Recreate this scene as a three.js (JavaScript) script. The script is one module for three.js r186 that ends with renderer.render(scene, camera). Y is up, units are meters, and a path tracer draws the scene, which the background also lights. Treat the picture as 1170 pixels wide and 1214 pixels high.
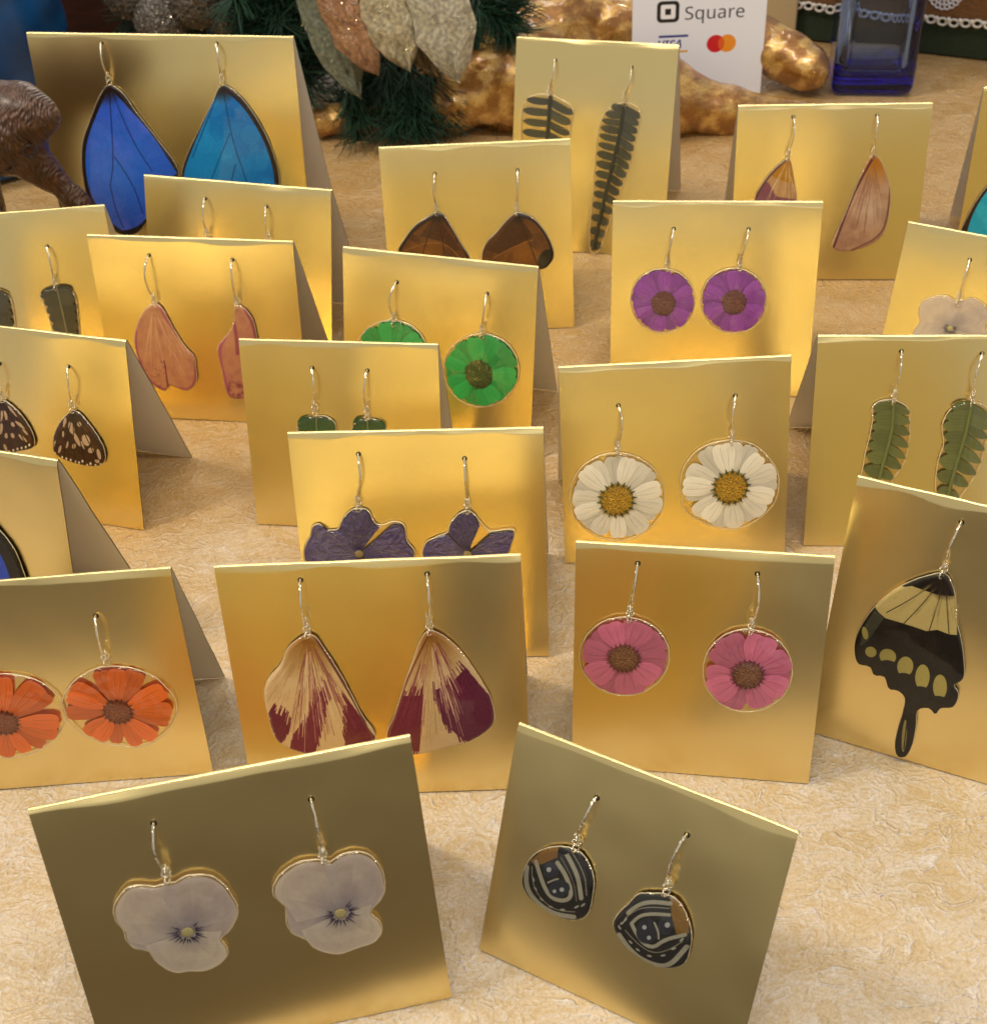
import * as THREE from 'three';
import { createNoise2D, createNoise3D } from 'simplex-noise';
import { RectAreaLightUniformsLib } from 'three/addons/lights/RectAreaLightUniformsLib.js';
import { MarchingCubes } from 'three/addons/objects/MarchingCubes.js';
import { RoundedBoxGeometry } from 'three/addons/geometries/RoundedBoxGeometry.js';
import { mergeGeometries, mergeVertices, toCreasedNormals } from 'three/addons/utils/BufferGeometryUtils.js';

// ------------------------------------------------------------------ camera, light, exposure
const CAM = { f: 1609.55, pitch: 0.7279, roll: -0.0653 };
const scene = new THREE.Scene();
const camera = new THREE.PerspectiveCamera(2 * Math.atan(607 / CAM.f) * 180 / Math.PI, 986 / 1024, 0.02, 20);
camera.position.set(0, 0.4, 0);
camera.rotation.set(-CAM.pitch, 0, CAM.roll, 'XYZ');
camera.userData.fStop = 26; camera.focus = 0.5;
scene.add(camera);
const renderer = new THREE.WebGLRenderer({ antialias: true });
renderer.setSize(986, 1024);
renderer.toneMapping = THREE.LinearToneMapping;
renderer.toneMappingExposure = 1.05;
renderer.shadowMap.enabled = true;
scene.background = new THREE.Color().setRGB(0.455, 0.437, 0.40);
RectAreaLightUniformsLib.init();
// unseen bulbs, the left set by shadow direction, the rear two added fill: [x, y, z, candela, colour]
const UNSEEN_BULBS = [
  [-0.85, 1.3, -0.42, 2.5, [1, 0.91, 0.76], 'unseen warm bulb above the left front of the table, brightest of all'],
  [0.62, 1.55, -1.35, 0.7, [1, 0.91, 0.76], 'added warm fill bulb above the right rear of the table'],
  [-0.5, 1.7, -1.7, 0.6, [1, 0.91, 0.76], 'added warm fill bulb above the left rear of the table'],
];
// unseen ceiling panels added to brighten the foil reflections: [x, y, z, width, depth, radiance]
const ADDED_PANELS = [[0, 2.4, -5.0, 2.6, 0.7, 4.5], [0, 2.5, -9.2, 5.0, 1.4, 15], [0, 2.5, 5.5, 2.4, 0.8, 2.2]];
// unseen strip lights added for edge highlights and front fill: [x, y, z, length, width, radiance]
const ADDED_STRIPS = [[0.15, 1.45, -0.05, 1.2, 0.06, 42], [-0.1, 1.6, -0.75, 1.2, 0.06, 12]];

// ------------------------------------------------------------------ helpers
let seed = 7;
const rnd = () => { seed = (seed * 1664525 + 1013904223) >>> 0; return seed / 4294967296; };
const n2 = createNoise2D(rnd), n3 = createNoise3D(rnd);
const rr = (a, b) => a + (b - a) * rnd();
const K = 0.001;                                   // the shapes below are in millimetres
const V = (x, y, z) => new THREE.Vector3(x, y, z);
const used = {};
function numbered(name) { const k = used[name] = (used[name] ?? -1) + 1; return k ? `${name}_${String(k).padStart(3, '0')}` : name; }
function tag(o, label, category, group, kind) {
  if (label) o.userData.label = label;
  if (category) o.userData.category = category;
  if (group) o.userData.group = group;
  if (kind) o.userData.kind = kind;
  return o;
}
function thing(name, label, category, group) { const o = new THREE.Group(); o.name = numbered(name); scene.add(o); return tag(o, label, category, group); }
function part(parent, name, geo, mat, mm = true) {
  if (mm) geo.scale(K, K, K);
  const m = new THREE.Mesh(geo, mat); m.castShadow = m.receiveShadow = true;
  if (parent === scene) m.name = numbered(name);
  else { const n = parent.children.filter((c) => c.userData.stem === name).length; m.name = n ? `${name}_${String(n).padStart(3, '0')}` : name; m.userData.stem = name; }
  parent.add(m); return m;
}
const col = (h) => new THREE.Color(h);
const std = (c, o = {}) => new THREE.MeshStandardMaterial({ color: c, ...o });
const phy = (c, o = {}) => new THREE.MeshPhysicalMaterial({ color: c, ...o });
function grid(nu, nv, f, flip) {                   // (nu+1) x (nv+1) sheet from f(u, v) -> [x, y, z]
  const p = [], uv = [], ix = [];
  for (let j = 0; j <= nv; j++) for (let i = 0; i <= nu; i++) { p.push(...f(i / nu, j / nv)); uv.push(i / nu, j / nv); }
  for (let j = 0; j < nv; j++) for (let i = 0; i < nu; i++) {
    const a = j * (nu + 1) + i, b = a + 1, c = a + nu + 1, d = c + 1;
    if (flip) ix.push(a, c, b, b, c, d); else ix.push(a, b, c, b, d, c);
  }
  const g = new THREE.BufferGeometry();
  g.setAttribute('position', new THREE.Float32BufferAttribute(p, 3));
  g.setAttribute('uv', new THREE.Float32BufferAttribute(uv, 2));
  g.setIndex(ix); g.computeVertexNormals(); return g;
}
function tube(points, r, seg = 24, sides = 6) { return new THREE.TubeGeometry(new THREE.CatmullRomCurve3(points.map((p) => V(...p))), seg, r, sides, false); }
function dataTex(size, f, rep, srgb) {
  const d = new Uint8Array(size * size * 4);
  for (let y = 0; y < size; y++) for (let x = 0; x < size; x++) {
    const c = f(x / size, y / size), k = (y * size + x) * 4;
    for (let i = 0; i < 3; i++) d[k + i] = Math.max(0, Math.min(255, Math.round(255 * c[i])));
    d[k + 3] = 255;
  }
  const t = new THREE.DataTexture(d, size, size); t.magFilter = THREE.LinearFilter; t.minFilter = THREE.LinearFilter;
  t.wrapS = t.wrapT = THREE.MirroredRepeatWrapping; t.repeat.set(rep, rep);
  if (srgb) t.colorSpace = THREE.SRGBColorSpace; t.needsUpdate = true; return t;
}
const canvasTex = (c, srgb = true) => { const t = new THREE.CanvasTexture(c); t.magFilter = THREE.LinearFilter; if (srgb) t.colorSpace = THREE.SRGBColorSpace; return t; };
const sstep = (a, b, x) => { x = Math.max(0, Math.min(1, (x - a) / (b - a))); return x * x * (3 - 2 * x); };
const mix = (a, b, t) => a + (b - a) * t;
const fbm = (x, y, o = 4) => { let s = 0, a = 0.5; for (let i = 0; i < o; i++) { s += a * n2(x, y); x = x * 2.03 + 17.1; y = y * 2.03 - 9.7; a *= 0.5; } return s; };

// ------------------------------------------------------------------ the table, its cloth, the floor below
const clothSize = 0.8;
const hash = (i, j, k) => { let h = Math.imul(i, 374761393) ^ Math.imul(j, 668265263) ^ Math.imul(k, 2147483647 - 1274126177); h = Math.imul(h ^ (h >>> 13), 1274126177); return ((h ^ (h >>> 16)) >>> 0) / 4294967296; };
const facet = (x, y, k) => {                       // crumpled cloth: every cell leans its own way -> [height, cell tone, distance to its edge]
  const ci = Math.floor(x), cj = Math.floor(y); let f1 = 9, f2 = 9, a = 0, b = 0, bx = 0, by = 0;
  for (let j = cj - 1; j <= cj + 1; j++) for (let i = ci - 1; i <= ci + 1; i++) {
    const px = i + hash(i, j, k), py = j + hash(i, j, k + 7), d = (px - x) ** 2 + (py - y) ** 2;
    if (d < f1) { f2 = f1; f1 = d; a = i; b = j; bx = px; by = py; } else if (d < f2) f2 = d;
  }
  const ang = hash(a, b, k + 3) * 6.283; return [(x - bx) * Math.cos(ang) + (y - by) * Math.sin(ang), hash(a, b, k + 5), Math.sqrt(f2) - Math.sqrt(f1)];
};
const clothAt = (u, v) => {                        // u, v in metres -> [pile 0..1, relief, fine]
  const wx = fbm(u * 30, v * 40, 3) * 0.008, wy = fbm(u * 30 + 40, v * 40 - 31, 3) * 0.006;
  const x = u + wx, y = v + wy, j = 0.003 * n2(u * 260, v * 260);
  const A = facet(x * 80, y * 140, 1), B = facet((x + j) * 210, (y + j) * 300, 21), C = facet((u + wx * 0.4) * 430, (v + wy * 0.4) * 560, 33);
  const broad = fbm(u * 9, v * 16, 3), fine = 0.5 * n2(u * 620, v * 620) + 0.5 * n2(u * 980, v * 980);
  const pile = 0.45 * A[1] + 0.35 * B[1] + 0.2 * C[1] + 0.22 * broad + 0.30 * n2(x * 300, y * 420);
  const stroke = (fx, fy, k, sh, dens) => Math.pow(1 - Math.abs(n2(x * fx + k, y * fy - k)), sh) * sstep(dens, dens + 0.35, n2(x * fx * 0.8 - 3 * k, y * fy * 0.8 + k));
  const cr = stroke(70, 120, 3, 10, -0.2) + stroke(120, 90, 17, 9, -0.1) + 0.8 * stroke(46, 170, 41, 12, -0.2) + 0.7 * stroke(190, 260, 60, 7, -0.3) + 0.8 * Math.pow(1 - Math.abs(n2(x * 8 + 20, y * 46)), 40);
  return [0.9 * sstep(0.2, 0.85, 0.6 * pile + 0.22), cr, fine, 0.35 + 0.5 * cr + 0.16 * A[0] + 0.16 * B[0] + 0.12 * C[0]];
};
const N = 2048, cache = new Float32Array(N * N * 4);
for (let y = 0; y < N; y++) for (let x = 0; x < N; x++) cache.set(clothAt(x / N * clothSize, y / N * clothSize), (y * N + x) * 4);
const cc = (u, v) => { const k = (Math.min(N - 1, Math.floor(v * N)) * N + Math.min(N - 1, Math.floor(u * N))) * 4; return [cache[k], cache[k + 1], cache[k + 2], cache[k + 3]]; };
const clothMap = dataTex(N, (u, v) => {
  const [p, w, f] = cc(u, v), t = p * 0.8 + 0.55 * w + 0.10 * f;  // crease lines are lightened too, a sheen painted into the cloth colour
  const a = [0.755, 0.65, 0.485], b = [0.83, 0.77, 0.70], s = 0.97 + 0.07 * f;
  return a.map((q, i) => mix(q, b[i], Math.max(0, Math.min(1.45, t))) * s);
}, 1, true);
const clothRough = dataTex(N, (u, v) => { const [p, w] = cc(u, v), r = 0.32 + 0.3 * p - 0.12 * Math.min(1, w); return [r, r, r]; }, 1);
const clothBump = dataTex(N, (u, v) => { const [p, w, f, q] = cc(u, v), h = 0.05 + 0.6 * q + 0.05 * f; return [h, h, h]; }, 1);
const clothMat = phy(0xffffff, { map: clothMap, roughnessMap: clothRough, roughness: 1, bumpMap: clothBump, bumpScale: 0.0016, sheen: 0.4, sheenColor: col(0xffe0b0), sheenRoughness: 0.5 });
{
  // top and the fall over the front edge as one sheet
  const Z0 = -1.6, Z1 = -0.1965, X = 0.95;
  const g = grid(120, 150, (u, v) => {
    const x = mix(-X, X, u), s = v * 1.85;
    let y = -0.0006 + 0.0006 * fbm(x * 9, s * 14, 2), z = Z0 + s;
    if (s > Z1 - Z0) { const q = s - (Z1 - Z0); y = -q; z = Z1 + 0.012 * Math.sin(x * 30) * Math.min(1, q * 8) + Math.min(q, 0.01); }
    return [x, y, z];
  }, true);
  const uv = g.attributes.uv; for (let i = 0; i < uv.count; i++) uv.setXY(i, uv.getX(i) * 2 * X / clothSize + 0.21, uv.getY(i) * 1.85 / clothSize + 0.4);
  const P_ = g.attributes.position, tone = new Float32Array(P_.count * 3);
  for (let i = 0; i < P_.count; i++) { const k = sstep(-0.30, -0.52, P_.getZ(i) + 0.05 * n2(P_.getX(i) * 9, P_.getZ(i) * 14)); tone.set([mix(1, 0.78, k), mix(1, 0.62, k), mix(1, 0.39, k)], i * 3); } // pile gives way to golden satin; the dimmer rear light is painted in too
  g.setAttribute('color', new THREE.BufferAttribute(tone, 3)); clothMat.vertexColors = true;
  g.computeVertexNormals();
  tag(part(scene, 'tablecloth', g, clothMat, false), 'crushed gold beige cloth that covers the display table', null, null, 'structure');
  const t = new THREE.BoxGeometry(1.86, 0.03, 1.42); t.translate(0, -0.025, -0.92);
  tag(part(scene, 'table_board', t, std(0x3a2616, { roughness: 0.7 }), false), 'table board hidden under the gold cloth', null, null, 'structure');
  const f = new THREE.PlaneGeometry(9, 9); f.rotateX(-Math.PI / 2); f.translate(0, -0.76, -0.5);
  tag(part(scene, 'floor', f, std(col().setRGB(0.11, 0.075, 0.045), { roughness: 0.8 }), false), 'dark brown floor below the table', null, null, 'structure');
}
UNSEEN_BULBS.forEach(([x, y, z, cd, c, label]) => {
  const t = thing('unseen_lamp', label, 'lamp', 'unseen bulbs above the table'), r = cd > 1 ? 0.13 : 0.03;
  t.position.set(x, y, z);
  part(t, 'bulb', new THREE.SphereGeometry(r, 24, 16), std(0x222222, { emissive: new THREE.Color(...c), emissiveIntensity: 6 }), false);
  const s = new THREE.CylinderGeometry(0.02, 0.026, 0.05, 20); s.translate(0, r + 0.02, 0);
  part(t, 'socket', s, std(0x2a2a2a, { roughness: 0.5 }), false);
  const l = new THREE.PointLight(new THREE.Color(...c), cd, 0, 2); l.castShadow = true; l.shadow.radius = r / 0.02 * 1.04; t.add(l);
});
ADDED_PANELS.forEach(([x, y, z, w, d, q], i) => {
  const t = thing('added_panel_light', ['added flat ceiling light panel a few steps behind the stall', 'added wide ceiling light panel far behind the stall', 'added flat ceiling light panel in front of the stall'][i], 'ceiling light', 'added ceiling panels');
  t.position.set(x, y, z);
  const g = new THREE.BoxGeometry(w + 0.06, 0.05, d + 0.06); g.translate(0, 0.03, 0); part(t, 'housing', g, std(0xb0b0b0, { roughness: 0.6 }), false);
  const e = new THREE.PlaneGeometry(w, d); e.rotateX(Math.PI / 2); part(t, 'diffuser_light', e, std(0x333333, { emissive: new THREE.Color(1, 0.95, 0.87), emissiveIntensity: 1.2 }), false);
  const l = new THREE.RectAreaLight(new THREE.Color(1, 0.95, 0.87), q, w, d); l.position.set(0, -0.01, 0); l.rotation.x = -Math.PI / 2; t.add(l);
});

ADDED_STRIPS.forEach(([x, y, z, w, d, q], i) => {
  const t = thing('added_strip_light', ['added narrow strip light above the front edge of the table', 'added narrow strip light above the middle of the table'][i], 'strip light', 'added strip lights above the stall');
  t.position.set(x, y, z); t.rotation.y = i ? 0.12 : -0.08;
  const g = new THREE.BoxGeometry(w + 0.04, 0.04, d + 0.03); g.translate(0, 0.024, 0); part(t, 'housing', g, std(0xb0b0b0, { roughness: 0.6 }), false);
  const e = new THREE.PlaneGeometry(w, d); e.rotateX(Math.PI / 2); part(t, 'diffuser_light', e, std(0x333333, { emissive: new THREE.Color(1, 0.93, 0.81), emissiveIntensity: 2 }), false);
  const l = new THREE.RectAreaLight(new THREE.Color(1, 0.93, 0.81), q, w, d); l.position.set(0, -0.006, 0); l.rotation.x = -Math.PI / 2; t.add(l);
});

// ------------------------------------------------------------------ gold tent cards
const CARDS = {
  pansy_front: [-76.1, -211.0, 9.2, 107.0, 99.5, 16.4, 18.0],
  eightyeight: [23.8, -213.1, -31.0, 88.0, 84.2, 23.2, 7.0],
  pink: [64.1, -300.1, -10.4, 84.6, 91.9, 14.6, 18.0],
  petal: [-43.2, -300.3, -2.2, 100.5, 96.8, 13.0, 18.0],
  larkspur: [-28.8, -364.9, -4.1, 94.1, 96.2, 16.5, 18.0],
  whitedaisy: [75.1, -412.4, -1.4, 92.5, 85.9, 18.2, 18.0],
  smallfern: [-63.4, -444.6, -9.0, 84.1, 85.3, 15.9, 14.0],
  green: [-24.7, -495.9, -17.8, 90.0, 91.1, 16.6, 17.5],
  brownpetal: [-133.3, -529.4, -10.8, 97.5, 91.1, 11.9, 20.0],
  hooksonly: [-124.4, -581.5, -16.7, 99.0, 88.1, 20.3, 17.0],
  morpho: [-161.6, -671.1, -11.4, 144.7, 127.5, 10.7, 15.0],
  brownwing: [1.2, -590.9, -2.5, 93.9, 95.7, 15.4, 18.0],
  tallfern: [60.4, -662.1, -15.9, 86.8, 111.7, 19.4, 20.0],
  tanwing: [182.8, -618.9, -6.7, 96.6, 91.1, 14.3, 26.0],
  purple: [107.0, -524.0, -7.9, 94.4, 92.9, 16.5, 18.0],
  fernright: [176.4, -409.5, -6.5, 93.3, 90.8, 19.2, 30.0],
  swallow: [151.9, -295.3, -26.7, 93.3, 107.1, 12.0, 18.0],
  orange: [-155.9, -314.0, 0.8, 93.3, 88.9, 11.6, 17.5],
  spotted: [-200.0, -465.9, -17.2, 93.3, 87.6, 16.1, 17.0],
  darkblue: [-209.8, -384.5, -18.6, 93.3, 92.9, 13.8, 15.0],
  fernleft: [-220.3, -557.4, 1.4, 93.3, 92.9, 15.7, 18.0],
  whitepansy: [217.1, -474.9, -28.8, 93.3, 92.9, 18.5, 18.0],
  turq: [301.7, -615.6, -14.6, 93.3, 92.9, 9.4, 20.0],
};
const foil = phy(col().setRGB(0.90, 0.72, 0.335), { metalness: 1, roughness: 0.27 });
const paper = std(col().setRGB(0.80, 0.75, 0.69), { roughness: 0.9 });
const holeMat = std(0x1a1208, { roughness: 1 });
const hammer = dataTex(128, (u, v) => { const h = 0.5 + 0.5 * n2(u * 14, v * 3); return [h, h, h]; }, 1);
const silver = std(col().setRGB(0.92, 0.84, 0.68), { metalness: 1, roughness: 0.14, bumpMap: hammer, bumpScale: 0.0004 });
const CARD_LABEL = {
  pansy_front: 'nearest gold tent card, holding the two large white pansies', eightyeight: 'gold tent card turned left, with round black and cream striped wings',
  pink: 'gold tent card with two round pink daisies', petal: 'gold tent card with two large cream and maroon petals',
  larkspur: 'gold tent card with two dark violet larkspur flowers', whitedaisy: 'gold tent card with two white daisies with yellow centres',
  smallfern: 'gold tent card with two small green fern tips, left of the green daisies', green: 'gold tent card with two round green daisies',
  brownpetal: 'gold tent card with two pinkish brown folded petals', hooksonly: 'gold tent card showing only two ear wires above the pinkish petals',
  morpho: 'widest gold tent card, with two large blue wings', brownwing: 'gold tent card with two glossy dark brown wings',
  tallfern: 'gold tent card with two long dark skeleton ferns', tanwing: 'gold tent card with two narrow tan wings below the blue bottle',
  purple: 'gold tent card with two round purple daisies', fernright: 'gold tent card with two olive green fern fronds',
  swallow: 'gold tent card with a black and cream tailed wing', orange: 'gold tent card with two round orange daisies',
  spotted: 'gold tent card with two brown wings spotted in tan', darkblue: 'gold tent card with a black edged blue wing, behind the orange daisies',
  fernleft: 'gold tent card with two grey green leaf tips at the left edge', whitepansy: 'gold tent card with a pale pansy, behind the olive fern card',
  turq: 'gold tent card with a turquoise wing at the right edge',
};
const frames = {};
function makeCard(key, index) {
  const [cx, cz, yaw, w, h, lean, back] = CARDS[key];
  const t = thing('earring_card', CARD_LABEL[key], 'earring card', 'gold earring cards on the cloth');
  t.position.set(cx * K, 0, cz * K); t.rotation.y = yaw * Math.PI / 180;
  const a0 = lean * Math.PI / 180, a2 = Math.PI - back * Math.PI / 180, th = 0.4, so = index * 13.7;
  const nx = 26, nf = 30, nb = 6, nt = 9, nk = 14, rows = nf + nb + nt + nk;
  const warp = (x, s) => 0.22 * n2(x / 70 + so, s / 60) * Math.sin(Math.PI * Math.min(1, s / h)) + 0.045 * n2(x / 22 + so, s / 26 + 5) * Math.min(1, s / 8);
  const outer = [];
  for (let i = 0; i <= nx; i++) {
    const x = (i / nx - 0.5) * w;
    const b = 1.1 + 2.0 * Math.max(0, 0.45 + 0.75 * n2(x / 34 + so, 3));
    const turn = 0.24 + 0.15 * n2(x / 40 - so, 8), colr = [];
    let y = 0, z = 0, s = 0;
    const go = (d, a) => { z -= Math.sin(a) * d; y += Math.cos(a) * d; s += d; };
    for (let j = 0; j <= nf; j++) { if (j) go((h - b * (0.3 + 0.7 * Math.cos(turn))) / nf, a0); const wv = warp(x, s); colr.push(V(x, y + Math.sin(a0) * wv, z + Math.cos(a0) * wv)); }
    for (let j = 1; j <= nb; j++) { go(b / nb, a0 + turn * sstep(0, 0.5, j / nb)); const wv = warp(x, s) * (1 - j / nb * 0.5); colr.push(V(x, y + Math.sin(a0) * wv, z + Math.cos(a0) * wv)); }
    const a1 = a0 + turn;
    for (let j = 1; j <= nt; j++) { go(1.9 / nt, mix(a1, a2, (j - 0.5) / nt)); colr.push(V(x, y, z)); }
    const y1 = y, z1 = z, len = (y1 - 0.05) / Math.cos(back * Math.PI / 180);
    for (let j = 1; j <= nk; j++) { const q = j / nk, d = len * q, xb = key === 'eightyeight' ? x - q * (x + w / 2) * 0.42 : x; colr.push(V(xb, y1 - Math.cos(Math.PI - a2) * d, z1 - Math.sin(Math.PI - a2) * d - 0.5 * Math.sin(Math.PI * q) * n2(x / 60, q * 2 + so))); }
    outer.push(colr);
  }
  // the whole sheet's normals, so that the parts meet smoothly
  const nrm = outer.map((c, i) => c.map((p, j) => {
    const du = outer[Math.min(nx, i + 1)][j].clone().sub(outer[Math.max(0, i - 1)][j]);
    const dv = outer[i][Math.min(rows, j + 1)].clone().sub(outer[i][Math.max(0, j - 1)]);
    return du.cross(dv).normalize();
  }));
  const slice = (name, j0, j1) => {
    const p = [], n = [], uv = [], ix = [], W = nx + 1, R = j1 - j0 + 1;
    for (let side = 0; side < 2; side++) for (let j = j0; j <= j1; j++) for (let i = 0; i <= nx; i++) {
      const q = outer[i][j], m = nrm[i][j]; p.push(q.x - m.x * th * side, Math.max(side ? 0.02 : 0, q.y - m.y * th * side), q.z - m.z * th * side);
      n.push(...(side ? m.clone().negate() : m).toArray()); uv.push(q.x / 100 + so, j / rows);
    }
    const id = (side, j, i) => side * W * R + (j - j0) * W + i;
    for (let j = j0; j < j1; j++) for (let i = 0; i < nx; i++) ix.push(id(0, j, i), id(0, j, i + 1), id(0, j + 1, i), id(0, j, i + 1), id(0, j + 1, i + 1), id(0, j + 1, i));
    const foilCount = ix.length;
    for (let j = j0; j < j1; j++) for (let i = 0; i < nx; i++) ix.push(id(1, j, i), id(1, j + 1, i), id(1, j, i + 1), id(1, j, i + 1), id(1, j + 1, i), id(1, j + 1, i + 1));
    const strip = (A, B, nn) => { const k = p.length / 3; for (const q of [A, B]) for (const v of q) { p.push(p[v * 3], p[v * 3 + 1], p[v * 3 + 2]); n.push(...nn); uv.push(0, 0); } const m = A.length; for (let i = 0; i < m - 1; i++) ix.push(k + i, k + i + 1, k + m + i, k + i + 1, k + m + i + 1, k + m + i); };
    const js = []; for (let j = j0; j <= j1; j++) js.push(j);
    strip(js.map((j) => id(1, j, 0)), js.map((j) => id(0, j, 0)), [-1, 0, 0]);
    strip(js.map((j) => id(0, j, nx)), js.map((j) => id(1, j, nx)), [1, 0, 0]);
    const g = new THREE.BufferGeometry();
    g.setAttribute('position', new THREE.Float32BufferAttribute(p, 3)); g.setAttribute('normal', new THREE.Float32BufferAttribute(n, 3)); g.setAttribute('uv', new THREE.Float32BufferAttribute(uv, 2));
    g.setIndex(ix); g.addGroup(0, foilCount, 0); g.addGroup(foilCount, ix.length - foilCount, 1);
    part(t, name, g, [foil, paper]);
  };
  slice('front_panel', 0, nf); slice('fold', nf, nf + nb + nt); slice('back_panel', nf + nb + nt, rows);
  t.updateMatrixWorld();
  // frame of the front panel: x along the card, y up the panel, z out of it
  const m = new THREE.Matrix4().makeRotationY(t.rotation.y).multiply(new THREE.Matrix4().makeRotationX(-a0)).setPosition(t.position);
  frames[key] = { m, card: t, a0, warp };
}
Object.keys(CARDS).forEach(makeCard);

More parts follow.
